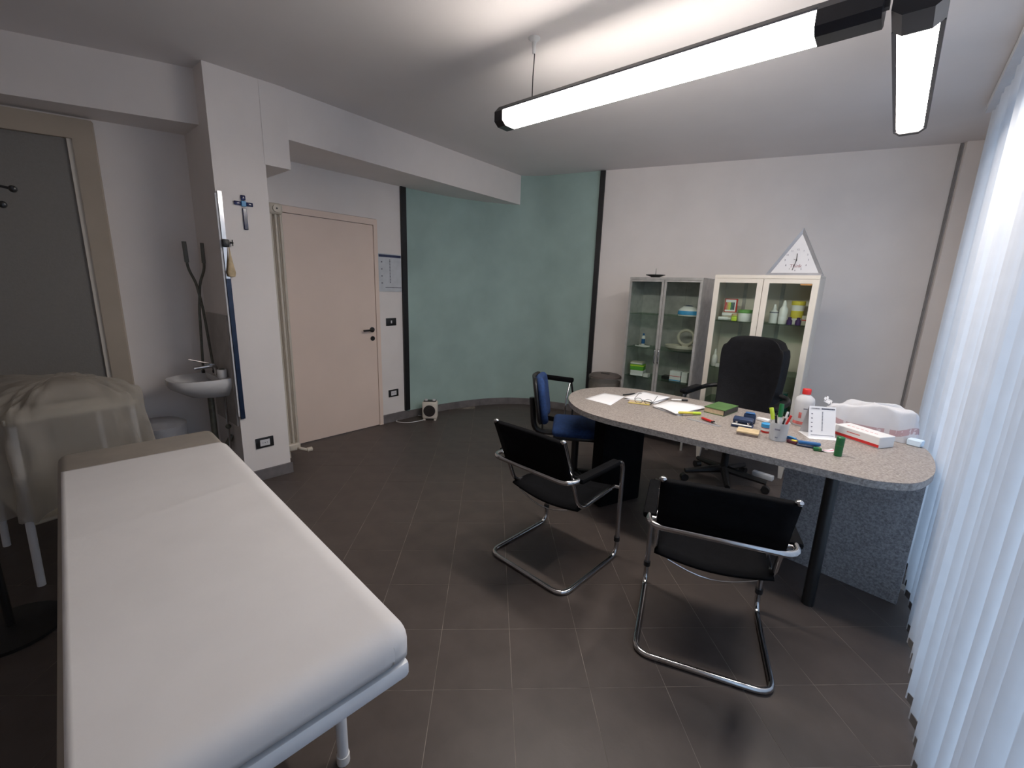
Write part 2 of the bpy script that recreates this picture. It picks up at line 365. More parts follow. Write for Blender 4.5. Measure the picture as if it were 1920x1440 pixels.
ang = math.atan2(ad.y, ad.x)
def alc(s, off=0.):   # point on the alcove wall line, s metres before its inner end
    p = AL1 - ad * s; return Vector((p.x + ad.y * off, p.y - ad.x * off))
p = alc(.60); d2 = sroot('door_2', (p.x, p.y, 0), ang + PI, 'dark ribbed glass door with a beige frame in the alcove')
MB().bb((0, 0, 0), (.105, .05, 2.455)).build('door_frame', FRAME, d2, 0)
MB().bb((.105, 0, 2.335), (1.5, .05, 2.455)).build('door_frame', FRAME, d2, 0)
MB().bb((.105, .0, 0), (.135, .035, 2.335)).build('door_stop', CREAM, d2, 0)
MB().bb((.135, .005, .0), (1.5, .018, 2.335)).build('pane', FROST, d2, 0)

# ------------------------------------------------------------------ strip lamps
def loft(prof, x0, x1):
    k = len(prof); vs = [(x0, y, z) for y, z in prof] + [(x1, y, z) for y, z in prof]
    return MB().add(vs, [tuple(range(k)), tuple(range(2 * k - 1, k - 1, -1))] + [(i, (i + 1) % k, k + (i + 1) % k, k + i) for i in range(k)])
def strip_lamp(name, label, loc, rz, L, cap0, cap1, kind):
    """black extruded luminaire along local x: housing, two end caps, glowing diffuser"""
    t = thing(name, label, 'lamp', loc, rz, 'hanging strip lamps')
    hw = .07
    cap = [(-hw, .05), (-hw + .035, .085), (hw - .035, .085), (hw, .05), (hw, .0), (hw - .03, -.022), (-hw + .03, -.022), (-hw, .0)]
    if kind == 'wrap':    # diffuser wraps below a narrow channel
        loft([(-.060, .052), (-.060, .062), (-.036, .085), (.036, .085), (.060, .062), (.060, .052)], cap0, L - cap1).build('housing', HOUSING, t, 0)
        gl = [(-.0645, .0518), (-.066, .0), (-.036, -.020), (.036, -.020), (.066, .0), (.0645, .0518)]
    else:                 # diffuser recessed in a trough
        for s_ in (-1, 1): loft([(s_ * hw, -.004), (s_ * hw, .05), (s_ * (hw - .014), .05), (s_ * (hw - .014), -.004)], cap0, L - cap1).build('side_profile', HOUSING, t, 0)
        loft([(-hw + .014, .03), (-hw + .014, .05), (-hw + .035, .085), (hw - .035, .085), (hw - .014, .05), (hw - .014, .03)], cap0, L - cap1).build('housing', HOUSING, t, 0)
        gl = [(-hw + .0142, .0295), (-hw + .0142, .004), (-hw + .034, -.012), (hw - .034, -.012), (hw - .0142, .004), (hw - .0142, .0295)]
    for x0, x1 in ((-.004, cap0), (L - cap1, L + .004)): loft(cap, x0, x1).build('end_cap', HOUSING, t, 0)
    loft(gl, cap0 + .0002, L - cap1 - .0002).build('diffuser', LAMPGLOW, t, 0)
    return t
lz = 2.42
l1 = strip_lamp('strip_lamp', 'long glowing strip lamp hanging crosswise above the chrome chairs', (-1.89, 2.06, lz), 0, 1.70, .055, .18, 'wrap')
l2 = strip_lamp('strip_lamp', 'shorter looking strip lamp hanging end on beside the vertical blinds', (-.095, 2.04, lz), PI / 2, 1.40, .15, .04, 'trough')
# suspension wires with ceiling cups (parts of their lamps)
def wire(t, x, bend):
    MB().tube([(x, 0, .085), (x, 0, .2), (x + bend, 0, .30), (x, 0, ZC - lz - .05)], .0028, 6).build('wire', BLKPL, t)
    MB().lathe([(.008, -.075), (.012, -.02), (.03, -.006), (.032, 0)], (x, 0, ZC - lz), 14).build('ceiling_cup', WHITEP, t)
wire(l1, .21, .006); wire(l1, 1.62, 0); wire(l2, 1.25, 0)
MB().bb((-.012, -.012, .02), (.012, .012, .07)).build('corner_joint', HOUSING, l1, 0).location = (1.705, 0, 0)

# ------------------------------------------------------------------ vertical blinds
bl = thing('vertical_blind', 'white vertical slat blinds covering the window on the right', 'blinds', (.305, 0, 0))
MB().bb((-.055, .35, ZC - .055), (.03, 4.52, ZC - .002)).build('head_rail', WHITEMETAL, bl, 0)
sw, zb, zt = .127, .045, ZC - .075
def slat_fn(u, v):
    x = (u - .5) * sw; return (.007 * (1 - (2 * u - 1) ** 2), x, zb + v * (zt - zb))
slm = MB().grid(slat_fn, 6, 1).mesh('slat', BLIND, 60)
wtm = MB().bb((.001, -sw / 2 + .006, zb - .004), (.010, sw / 2 - .006, zb + .03)).mesh('slat_weight', mat('slat_weight_grey', (.17, .165, .17), .6, noise=.15, nscale=14), 0)
hgm = MB().bb((.0, -.008, zt - .001), (.010, .008, zt + .03)).mesh('hanger', BLKPL, 0)
y = 4.46; k = 0
while y > .45:
    s = bpy.data.objects.new('slat', slm); C.objects.link(s); s.parent = bl; s.location = (0, y, 0)
    a = R(19 + 7 * math.sin(k * 1.7) + 4 * math.sin(k * .6))
    s.rotation_euler = (0, 0, a)
    for me, nm in ((wtm, 'slat_weight'), (hgm, 'hanger')):
        o = bpy.data.objects.new(nm, me); C.objects.link(o); o.parent = s
    y -= .105 if k not in (12, 22) else .150
    k += 1

# ------------------------------------------------------------------ desk
TZ = .75
out = [(v.x, v.y) for v in spline([(-1.35, 2.314), (-1.467, 2.372), (-1.581, 2.47), (-1.664, 2.585), (-1.715, 2.73), (-1.712, 2.905), (-1.60, 3.095), (-1.44, 3.185), (-1.234, 3.208), (-.88, 3.20), (-.48, 3.18), (-.12, 3.165), (.13, 3.145), (.235, 3.06), (.267, 2.89), (.267, 2.69), (.244, 2.545), (.19, 2.41), (.095, 2.335), (-.012, 2.308), (-.43, 2.298), (-.98, 2.286), (-1.20, 2.286)], 5)]
desk = thing('desk', 'large rounded desk with speckled beige grey top', 'desk', (0, 0, 0))
MB().prism(out, TZ - .004, TZ).build('desk_top', LAMIN, desk, 0)
MB().prism(out, TZ - .034, TZ - .0041).build('top_edge', LAMEDGE, desk, 0)
lb_ = MB().rbox((0, 0, .358), (.37, .12, .714), .012, 2).build('leg_block', BLKSLING, desk, label='matte black slab leg under the left end'); place(lb_, (-1.325, 2.75, 0), R(68))
pn = MB().box((0, 0, .358), (.58, .03, .714)).build('modesty_panel', LAMIND, desk, 0, label='grey speckled panel leg'); place(pn, (-.03, 2.79, 0), R(-8))
MB().cyl((-.083, 2.435, 0), (-.083, 2.435, TZ - .035), .027, n=20).build('post', BLKPL, desk, label='round black post')

# ------------------------------------------------------------------ cantilever chairs
def cantilever(label, loc, rz):
    t = thing('cantilever_chair', label, 'chair', loc, rz, 'chrome cantilever visitor chairs')
    hw, yb, yf, za = .26, -.255, .255, .60
    r = .0125
    loop = [(0, yb, r), (hw, yb, r), (hw, yf, r), (hw, yf - .01, za), (hw, yb, za + .005), (-hw, yb, za + .005), (-hw, yf - .01, za), (-hw, yf, r), (-hw, yb, r), (0, yb, r)]
    P = fillet(loop, .07, 6); MB().tube(P[:-1], r, 12, closed=True).build('frame', CHROME, t)
    for s in (-1, 1):
        x = s * .222
        up_ = fillet([(x, yb - .012, .81), (x, yb + .155, .405), (x, yf - .02, .43)], .07, 6)
        MB().tube(up_, .0115, 10).build('seat_tube', CHROME, t)
        MB().sphere((x, yb - .012, .812), .0145, 12, .7).build('tube_cap', CHROME, t)
        MB().cyl((x, yf - .022, .43), (s * hw, yf - .006, .43), .009, n=8).build('bracket', CHROME, t)
        MB().cyl((x + s * .008, yb + .075, .60), (s * hw, yb + .075, za), .007, n=8).build('bracket', CHROME, t)
        a = MB(); a.rbox((s * hw, .0, za + .004), (.052, .36, .030), .012, 2); a.build('armrest', BLKSLING, t)
        MB().cyl((s * hw, yf - .004, .10), (s * hw, yf - .004, .125), .017, n=12).build('glide', BLKPL, t)
    # slings
    def back(u, v):
        x = -.230 + .460 * u; z = .575 + .230 * v; y = yb - .012 + (.81 - z) * .415 + .008 * math.sin(PI * u)
        return (x, y, z)
    solid(MB().grid(back, 10, 4).build('back_sling', BLKSLING, t, 60), .026)
    def seat(u, v):
        x = -.226 + .452 * u; y = yb + .135 + v * .35; return (x, y, .412 + .020 * v - .030 * math.sin(PI * u))
    solid(MB().grid(seat, 10, 4).build('seat_sling', BLKSLING, t, 60), .012)
    MB().tube([(-.17 + .34 * k / 8, yb + .13, .395 - .045 * math.sin(PI * k / 8)) for k in range(9)], .0035, 6).build('sling_rod', CHROME, t)
    return t
cantilever('chrome cantilever chair with black slings, nearer the blue chair and desk leg', (-1.256, 1.885, 0), R(-3))
cantilever('chrome cantilever chair with black slings, nearest the vertical blinds', (-.43, 1.872, 0), R(19))

# ------------------------------------------------------------------ side chair by green wall
sc = thing('tube_stand', 'bent chrome tube stand with a black top bar before the green wall', 'stand', (-2.46, 3.55, 0), R(12))
for s in (-1, 1):
    x = s * .165
    MB().tube(fillet([(x, -.005, .61), (x, -.10, .44), (x, -.105, .012)], .07, 5), .010, 10).build('leg', CHROME, sc)
    MB().tube(fillet([(x, .02, .61), (x, .10, .44), (x, .11, .012)], .07, 5), .010, 10).build('leg', BLKPL, sc)
MB().rbox((0, 0, .625), (.385, .06, .045), .014, 2).build('top_bar', BLKSLING, sc)
MB().rbox((0, .105, .16), (.32, .03, .05), .010, 2).build('lower_bar', BLKSLING, sc)

# ------------------------------------------------------------------ blue task chair
bc = thing('task_chair', 'blue upholstered office chair with black shell tucked at the desk', 'chair', (-1.73, 2.745, 0), R(33))
MB().rbox((.06, 0, .475), (.40, .42, .07), .032, 3).build('seat', BLUEF, bc)
MB().rbox((.05, 0, .43), (.36, .38, .03), .012, 2).build('seat_shell', BLKPL, bc)
def pad(u, v, d=0.):
    a = (u - .5) * .40; z = .515 + v * .345; wd = 1 - .28 * (2 * v - 1) ** 4
    return (-.215 - d + .03 * (2 * u - 1) ** 2 - .05 * v, a * wd, z)
b_ = MB().grid(pad, 8, 8).build('backrest', BLUEF, bc, 60); solid(b_, .05); b_.modifiers.new('b', 'BEVEL').width = .015
s_ = MB().grid(lambda u, v: pad(u, v, .042), 8, 8).build('back_shell', BLKPL, bc, 60); solid(s_, .018)
MB().tube(fillet([(-.02, 0, .41), (-.285, 0, .41), (-.31, 0, .68)], .08, 5), .022, 8).build('back_bar', BLKPL, bc)
MB().cyl((.04, 0, .08), (.04, 0, .42), .028, n=14).build('column', BLKPL, bc)
for k in range(5):
    a = 2 * PI * k / 5 + .35; c_, s2 = math.cos(a), math.sin(a)
    MB().tube([(.04 + .03 * c_, .03 * s2, .10), (.04 + .28 * c_, .28 * s2, .075)], .02, 8, radii=[.026, .016]).build('foot', BLKPL, bc)
    cs = MB().cyl((.04 + .28 * c_ - .014 * s2, .28 * s2 + .014 * c_, .028), (.04 + .28 * c_ + .014 * s2, .28 * s2 - .014 * c_, .028), .028, n=14).build('caster', BLKPL, bc)

# ------------------------------------------------------------------ executive chair
ec = thing('executive_chair', 'black leather high back executive chair behind the desk', 'chair', (-.83, 3.665, 0), R(-9))
# local frame: the sitter faces -y
MB().rbox((0, -.01, .475), (.50, .46, .11), .045, 3).build('seat', BLKLEATHER, ec)
def hb(u, v):
    wd = (.42 + .075 * math.sin(min(1, v * 1.25) * PI / 2)) * (1 - .07 * max(0, v - .8) / .2 * 1.0)
    wd *= 1 - .16 * max(0, (v - .80) / .20) ** 2.2
    x = (u - .5) * wd; z = .50 + v * .68
    return (x, .20 + .10 * v + .02 * math.sin(v * PI * 1.4) - .055 * (2 * u - 1) ** 2 * (1 - .4 * v) + .0, z - .035 * (2 * u - 1) ** 4 * (v > .9))
hbk = MB().grid(hb, 14, 16).build('backrest', BLKLEATHER, ec, 70); solid(hbk, .085); bv = hbk.modifiers.new('b', 'BEVEL'); bv.width = .03; bv.segments = 3; bv.limit_method = 'ANGLE'
for s in (-1, 1):
    ar = MB().tube(fillet([(s * .24, .02, .44), (s * .335, -.12, .47), (s * .335, -.17, .70), (s * .335, .12, .715), (s * .31, .22, .73), (s * .225, .245, .745)], .06, 5), .019, 10).build('arm', BLKPL, ec)
    MB().rbox((s * .335, -.045, .724), (.065, .27, .035), .015, 2, (R(3), 0, 0)).build('arm_pad', BLKLEATHER, ar)
MB().cyl((0, 0, .09), (0, 0, .42), .03, n=14).build('column', BLKPL, ec)
for k in range(5):
    a = 2 * PI * k / 5 + .20; c_, s2 = math.cos(a), math.sin(a)
    MB().tube([(.03 * c_, .03 * s2, .115), (.31 * c_, .31 * s2, .085)], .02, 8, radii=[.032, .019]).build('foot', BLKPL, ec)
    MB().cyl((.31 * c_ - .022 * s2, .31 * s2 + .022 * c_, .030), (.31 * c_ + .022 * s2, .31 * s2 - .022 * c_, .030), .030, n=14).build('caster', BLKPL, ec)

# ------------------------------------------------------------------ glass cabinets
def cabinet(name, label, x0, x1, y0, dep, zb, zt, frame, fw_, shelves, stile, legs, handle, group):
    t = thing(name, label, 'cabinet', ((x0 + x1) / 2, y0, 0), 0, group); W = (x1 - x0) / 2
    MB().bb((-W, .012, zb), (-W + .012, dep, zt - .016)).build('side_panel', frame, t, 0)
    MB().bb((W - .012, .012, zb), (W, dep, zt - .016)).build('side_panel', frame, t, 0)
    MB().bb((-W + .012, dep - .012, zb), (W - .012, dep, zt - .016)).build('back_panel', frame, t, 0)
    MB().bb((-W, .012, zt - .015), (W, dep, zt)).build('top_panel', frame, t, 0)
    MB().bb((-W + .012, .012, zb), (W - .012, dep - .012, zb + .015)).build('bottom_panel', frame, t, 0)
    MB().bb((-W, -.004, zt - fw_), (W, .011, zt)).build('front_rail', frame, t, 0)
    MB().bb((-W, -.004, zb), (W, .011, zb + fw_)).build('front_rail', frame, t, 0)
    dz0, dz1 = zb + fw_ + .002, zt - fw_ - .002
    for s in (-1, 1):
        a, b = sorted((s * .002, s * (W - .001)))
        d = MB()
        d.bb((a, -.006, dz0), (a + stile, .0105, dz1)).bb((b - stile, -.006, dz0), (b, .0105, dz1)).bb((a + stile, -.006, dz0), (b - stile, .0105, dz0 + stile)).bb((a + stile, -.006, dz1 - stile * .8), (b - stile, .0105, dz1))
        dr = d.build('door', frame, t, 0)
        MB().bb((a + stile, .001, dz0 + stile), (b - stile, .004, dz1 - stile * .8)).build('pane', GLASS, dr, 0)
        if handle == 'bar':
            xx = s * .018; MB().tube(fillet([(xx, -.006, .96), (xx, -.026, .95), (xx, -.026, .83), (xx, -.006, .82)], .01, 3), .0055, 8).build('handle', CHROME, dr)
        else: MB().cyl((s * .02, -.006, .95), (s * .02, -.024, .95), .008, n=10).build('handle', CHROME, dr)
    for z in shelves: MB().bb((-W + .014, .03, z - .006), (W - .014, dep - .014, z)).build('shelf', SHELFGLASS, t, 0)
    for x in (-W * .52, W * .25):
        o = MB().bb((x - .014, dep - .018, zb + .02), (x + .014, dep - .0125, zt - .02)).build('shelf_track', STEEL, t, 0)
    if legs:
        for sx in (-1, 1):
            for yy in (.035, dep - .035):
                g = [(-.03, -.03), (.03, -.03), (.03, .03), (-.03, .03)]; h_ = [(-.013, -.013), (.013, -.013), (.013, .013), (-.013, .013)]
                MB().add([(p[0], p[1], zb) for p in g] + [(p[0], p[1], .0) for p in h_], [(0, 1, 2, 3), (7, 6, 5, 4)] + [(i, 4 + i, 4 + (i + 1) % 4, (i + 1) % 4) for i in range(4)]).build('leg', frame, t, 0).location = (sx * (W - .04), yy, 0)
    else:
        for sx in (-1, 1):
            for yy in (.03, dep - .03): MB().cyl((sx * (W - .03), yy, .0), (sx * (W - .03), yy, zb), .012, n=10).build('leg', frame, t)
    return t
SX0, SX1, SY, SD = -2.015, -1.315, 4.115, .32
WX0, WX1, WY, WD = -1.205, -.452, 4.066, .32
cabinet('glass_cabinet', 'polished steel glass door cabinet with the black dish on top', SX0, SX1, SY, SD, .16, 1.64, STEEL, .022, (.655, .955, 1.29), .022, False, 'bar', 'glass fronted medicine cabinets')
cabinet('glass_cabinet', 'cream enamel glass door cabinet carrying the triangular clock', WX0, WX1, WY, WD, .22, 1.664, CREAM, .028, (.56, .868, 1.278), .042, True, 'knob', 'glass fronted medicine cabinets')

def box_item(name, label, cat, c, d, mt, rz=0., bands=(), group=None, parent=None):
    """carton: body plus printed bands (offset z fraction, height fraction, material)"""
    t = thing(name, label, cat, c, rz, group)
    MB().rbox((0, 0, d[2] / 2), d, min(d) * .04, 1).build('carton', mt, t, 0)
    for z, hh, m_ in bands: MB().bb((-d[0] / 2 - .0006, -d[1] / 2 - .0006, d[2] * z), (d[0] / 2 + .0006, d[1] / 2 + .0006, d[2] * (z + hh))).build('print_band', m_, t, 0)
    return t
def bottle(name, label, loc, prof, mt, cap, capmt, group=None, band=None, cat='bottle'):
    t = thing(name, label, cat, loc, 0, group)
    MB().lathe(prof, n=18).build('body', mt, t); MB().lathe(cap, n=16).build('cap', capmt, t)
    if band: MB().lathe([(band[0], band[1]), (band[0], band[2])], n=18).build('label_band', band[3], t)
    return t
GS, GW = 'items in the steel cabinet', 'items in the cream cabinet'
ys = SY + .12
# steel cabinet, left half
box_item('carton_box', 'white carton at the bottom of the green box pile', 'box', (-1.90, ys, .656), (.13, .11, .055), WHITEP, R(10), ((.1, .25, PAPER),), GS)
box_item('carton_box', 'bright green carton in the steel cabinet pile', 'box', (-1.905, ys, .7115), (.135, .11, .06), BOXGREEN, R(12), ((.7, .2, LIME),), GS)
box_item('carton_box', 'flat pale carton lying on the bright green carton', 'box', (-1.91, ys, .772), (.12, .10, .022), BEIGEP, R(8), ((.3, .3, PAPER),), GS)
box_item('carton_box', 'small white box beside the green box pile', 'box', (-1.79, ys - .03, .656), (.05, .06, .035), WHITEP, 0, (), GS)
t = thing('instrument_tray', 'small white tray on the middle left steel cabinet shelf', 'tray', (-1.87, ys - .02, .956), R(-12), GS)
MB().rbox((0, 0, .004), (.13, .07, .007), .003, 1).build('base', WHITEP, t); MB().bb((-.065, -.035, .0076), (.065, -.031, .014)).build('rim', WHITEP, t, 0); MB().bb((-.065, .031, .0076), (.065, .035, .014)).build('rim', WHITEP, t, 0)
bottle('vial', 'small blue and white vial behind the white tray', (-1.91, ys + .08, .956), [(.016, 0), (.018, .01), (.018, .09), (.009, .105)], WHITEP, [(.010, .104), (.010, .125), (0, .127)], BLUEP, GS, (.0184, .02, .07, BLUEP))
# right half
t = thing('tissue_pack', 'white and blue domed tissue pack on the top right shelf', 'tissue pack', (-1.455, ys, 1.291), R(8), GS)
MB().lathe([(.09, 0), (.098, .02), (.088, .06), (.05, .088), (0, .095)], n=18, sy=.6).build('wrapper', WHITEP, t); MB().lathe([(.0975, .012), (.098, .03), (.092, .048)], n=18, sy=.62).build('blue_print', SKYP, t)
MB().lathe([(.04, .090), (.025, .098), (0, .1)], n=14, sy=.6).build('flap', NAVY, t)
t = thing('plastic_basin', 'pale plastic basin with a raised ring lid in the steel cabinet', 'basin', (-1.50, ys + .01, .956), 0, GS)
MB().lathe([(.10, 0), (.145, .025), (.15, .05), (.142, .052), (.09, .035), (0, .034)], n=24, sy=.62).build('bowl', BEIGEP, t)
MB().tube([(.03 + .075 * math.cos(a), .05, .125 + .07 * math.sin(a)) for a in [2 * PI * k / 20 for k in range(20)]], .014, 8, closed=True).build('ring', BEIGEP, t)
MB().bb((.0, .04, .035), (.06, .065, .06)).build('ring_foot', BEIGEP, t, 0)
box_item('carton_box', 'white medicine carton with small coloured print, lower right shelf', 'box', (-1.505, ys, .656), (.105, .07, .10), WHITEP, R(4), ((.48, .05, RED), (.05, .1, SKYP)), GS)
box_item('carton_box', 'narrow white carton beside the printed medicine carton', 'box', (-1.415, ys, .656), (.055, .07, .10), WHITEP, R(4), ((.6, .06, PAPER),), GS)
box_item('carton_box', 'dark flat box on the lower right shelf near the cabinet centre', 'box', (-1.61, ys + .05, .656), (.08, .09, .03), BLKPL, 0, (), GS)
# cream cabinet, upper shelf left
yw = WY + .14; zs = 1.279
box_item('carton_box', 'white folded leaflet stack under the rainbow card', 'box', (-1.09, yw + .03, zs), (.12, .08, .07), BEIGEP, R(6), ((.6, .3, PAPER),), GW)
t = thing('colour_card', 'small card with rainbow colour stripes', 'card', (-1.09, yw + .02, zs + .0705), R(4), GW)
MB().bb((-.05, -.01, 0), (.05, .01, .115)).build('card', RED, t, 0); MB().bb((-.044, -.0108, .006), (.040, -.0101, .109)).build('white_field', PAPER, t, 0)
for k, c in enumerate((RED, ORANGE, YELLOW, LIME, GREENP, TEAL, NAVY)): MB().bb((-.042 + k * .0105, -.0114, .02), (-.033 + k * .0105, -.0109, .085)).build('stripe', c, t, 0)
t = thing('ointment_tube', 'white tube lying at the front of the upper shelf', 'tube', (-1.105, yw - .07, zs + .017), 0, GW)
MB().tube([(-.05, 0, 0), (.03, 0, 0)], .016, 12, radii=[.016, .015]).build('body', WHITEP, t); MB().cyl((.03, 0, 0), (.052, 0, 0), .009, n=10).build('cap', WHITEP, t)
t = thing('gauze_roll', 'tan gauze roll behind the white tube', 'bandage', (-1.035, yw - .01, zs), 0, GW); MB().lathe([(.03, 0), (.032, .01), (.032, .05), (.028, .06), (0, .058)], n=16).build('roll', WOOD, t); MB().lathe([(.012, .0585), (.010, .062), (0, .062)], n=10).build('core', PAGES, t)
t = thing('plastic_container', 'lime yellow plastic cube on the upper shelf', 'container', (-1.025, yw - .08, zs), R(10), GW); MB().rbox((0, 0, .02), (.042, .04, .038), .006, 2).build('body', LIME, t); MB().rbox((0, 0, .0425), (.036, .034, .006), .002, 1).build('lid', LIME, t)
bottle('cream_jar', 'white jar with a green lid on the upper shelf', (-.955, yw - .04, zs), [(.05, 0), (.053, .006), (.053, .07), (.05, .074)], WHITEP, [(.055, .072), (.056, .078), (.056, .098), (.05, .1), (0, .1)], LAVENDER, GW, None, 'jar')
bottle('glass_bottle', 'small clear glass bottle beside the green lid jar', (-.875, yw, zs), [(.025, 0), (.027, .01), (.027, .07), (.012, .09), (.012, .1)], TRANSP, [(.014, .1), (.014, .125), (0, .126)], TEAL, GW)
# upper shelf right
bottle('dropper_bottle', 'shorter white bottle with a nozzle, upper shelf', (-.745, yw, zs), [(.03, 0), (.033, .008), (.033, .09), (.014, .112)], WHITEP, [(.014, .112), (.015, .125), (.009, .155), (0, .157)], WHITEP, GW, (.0335, .085, .093, INK))
bottle('dropper_bottle', 'taller white bottle with a pointed nozzle, upper shelf', (-.675, yw - .02, zs), [(.028, 0), (.031, .008), (.031, .12), (.015, .145)], WHITEP, [(.016, .145), (.014, .165), (.006, .19), (0, .191)], WHITEP, GW, (.0315, .03, .06, PAPER))
bottle('wipes_tub', 'white tub with a yellow lid on the upper shelf', (-.588, yw + .04, zs), [(.038, 0), (.042, .01), (.047, .155)], WHITEP, [(.05, .155), (.05, .185), (.045, .188), (0, .188)], YELLOW, GW, (.0462, .05, .11, YELLOW), 'tub')
for x, l in ((-.615, 'small dark purple bottle left of the yellow lid tub'), (-.555, 'small dark purple bottle in front of the yellow lid tub')):
    bottle('small_bottle', l, (x, yw - .08, zs), [(.018, 0), (.02, .006), (.02, .035), (.012, .044)], PURPLE, [(.012, .044), (.012, .06), (0, .061)], PURPLE, GW)
box_item('carton_box', 'small pale carton at the right end of the upper shelf', 'box', (-.515, yw - .03, zs), (.045, .05, .075), BEIGEP, 0, ((.5, .1, RED),), GW)
# middle shelf
zs = .869
bottle('dropper_bottle', 'white nozzle bottle on the middle shelf left of the black chair', (-1.145, yw - .06, zs), [(.022, 0), (.025, .008), (.025, .085), (.011, .105)], WHITEP, [(.012, .105), (.011, .13), (.004, .155), (0, .156)], WHITEP, GW, (.0254, .03, .07, PAPER))
bottle('small_bottle', 'round maroon bottle on the middle shelf', (-1.065, yw - .03, zs), [(.02, 0), (.034, .02), (.034, .045), (.012, .06)], MAROON, [(.012, .06), (.012, .075), (0, .076)], MAROON, GW)
box_item('carton_box', 'white carton in front of the maroon bottle', 'box', (-1.07, yw - .1, zs), (.09, .04, .03), WHITEP, R(-6), ((.3, .2, PAPER),), GW)
bottle('small_bottle', 'teal bottle low in the cream cabinet right of the chair', (-.56, yw - .05, .561), [(.03, 0), (.033, .01), (.033, .10), (.015, .12)], TEAL, [(.016, .12), (.016, .15), (0, .151)], TEAL, GW)
box_item('carton_box', 'blue grey carton low in the cream cabinet', 'box', (-.62, yw + .05, .561), (.12, .08, .14), GREYFRAME, 0, ((.7, .1, PAPER),), GW)
st = MB().bb((0, 0, 0), (.075, .001, .028)).build('price_sticker', ORANGE, None, 0); place(st, (-.573, WY - .0005, 1.588)); tag(st, 'orange sticker in the top corner of the cream cabinet door', 'sticker')

# dish and clock on the cabinets
t = thing('incense_dish', 'black shallow dish with a thin spike on the steel cabinet', 'dish', (-1.80, SY + .09, 1.6405))
MB().lathe([(.04, 0), (.045, .006), (.09, .022), (.092, .026), (.05, .016), (0, .014)], n=24).build('bowl', BLKPL, t); MB().cyl((0, 0, .014), (0, 0, .085), .004, .002, 8).build('spike', CHROME, t)
t = thing('triangle_clock', 'grey triangular clock reading Think on the cream cabinet', 'clock', (-.638, WY + .055, 1.6645), R(0))
w2, hh = .196, .352
tri = [(-w2, 0), (w2, 0), (.02, hh)]
Mx = Matrix.Rotation(PI / 2, 4, 'X')
cx, cz = .01, .12
inn = [(cx + (x - cx) * .82, cz * .92 + (z - cz) * .82 + .006) for x, z in tri]
vs = [(x, -.022, z) for x, z in tri] + [(x, -.014, z) for x, z in inn] + [(x, .012, z) for x, z in tri]
MB().add(vs, [(0, 1, 4, 3), (1, 2, 5, 4), (2, 0, 3, 5), (0, 6, 7, 1), (1, 7, 8, 2), (2, 8, 6, 0), (6, 8, 7)]).build('frame', GREYFRAME, t, 0)
fc = MB().add([(x, -.0142, z) for x, z in inn], [(0, 1, 2)]).build('dial', LIGHTGREY, t, 0)
ctr = (.006, .115)
for k in range(12):
    a = PI / 2 - 2 * PI * (k + 1) / 12; rr = .078
    text('numeral', str(k + 1), .018, INK, fc, Matrix.Translation((ctr[0] + rr * math.cos(a), -.015, ctr[1] + rr * math.sin(a))) @ Mx)
text('lettering', 'Think', .035, mat('dusty_red_ink', (.30, .14, .16), .7, noise=.1), fc, Matrix.Translation((ctr[0] + .0, -.015, ctr[1] - .045)) @ Mx)
for ln, a, wd in ((.055, R(92), .005), (.085, R(256), .0045), (.028, R(160), .002)):
    MB().box((ln / 2 - .006, 0, 0), (ln, .0015, wd)).build('hand', BLKPL, t, 0).matrix_local = Matrix.Translation((ctr[0], -.0175, ctr[1])) @ Matrix.Rotation(-a, 4, 'Y')

# ------------------------------------------------------------------ waste bin
t = thing('waste_bin', 'brown grey lidded waste bin with bag edge, left of the steel cabinet', 'bin', (-2.255, 4.20, 0))
MB().lathe([(.13, 0), (.135, .01), (.165, .54), (.16, .54), (0, .50)], n=28).build('body', BINBROWN, t)
MB().lathe([(.173, .585), (.172, .60), (.15, .612), (0, .618)], n=28).build('lid', BINBROWN, t)
MB().lathe([(.172 + .006 * 0, .45), (.176, .50), (.17, .55), (.178, .584)], n=40).build('bag_edge', BINFILM, t)
MB().rbox((0, 0, .621), (.10, .02, .006), .002, 1).build('lid_slot', BLKPL, t)

# ------------------------------------------------------------------ desk objects
Z = TZ + .0005
def sheet(name, label, poly, thick, mt=PAPER, z=Z, lines=0, group='loose papers on the desk', seed=0):
    cx = sum(p[0] for p in poly) / len(poly); cy = sum(p[1] for p in poly) / len(poly)
    t = thing(name, label, 'papers', (cx, cy, z), 0, group); rr = random.Random(seed); n = max(1, int(thick / .004)); 
    for k in range(n):
        a = rr.uniform(-.12, .12) if k else 0; q = [(((x - cx) * math.cos(a) - (y - cy) * math.sin(a)), ((x - cx) * math.sin(a) + (y - cy) * math.cos(a))) for x, y in poly]
        lift = rr.uniform(.0, .004)
        g = lambda u, v, q=q, k=k, lift=lift: tuple([(q[0][i] * (1 - u) * (1 - v) + q[1][i] * u * (1 - v) + q[2][i] * u * v + q[3][i] * (1 - u) * v) for i in (0, 1)] + [k * .004 + .0006 + lift * (u * v) + .002 * math.sin(u * 3 + k) ** 2 * (k + .3)])
        solid(MB().grid(g, 6, 6).build('sheet', mt, t, 60), .0008)
    return t
sheet('paper_sheet', 'single white sheet at the left end of the desk', [(-1.545, 2.605), (-1.325, 2.575), (-1.375, 2.885), (-1.535, 2.865)], .002, seed=1)
sheet('paper_pile', 'white sheets under the spectacles', [(-1.335, 2.80), (-1.13, 2.84), (-1.12, 3.07), (-1.345, 3.09)], .013, seed=2)
sheet('paper_pile', 'fanned white sheets left of the green book', [(-1.10, 2.735), (-.90, 2.665), (-.845, 2.985), (-1.085, 2.95)], .018, seed=3)
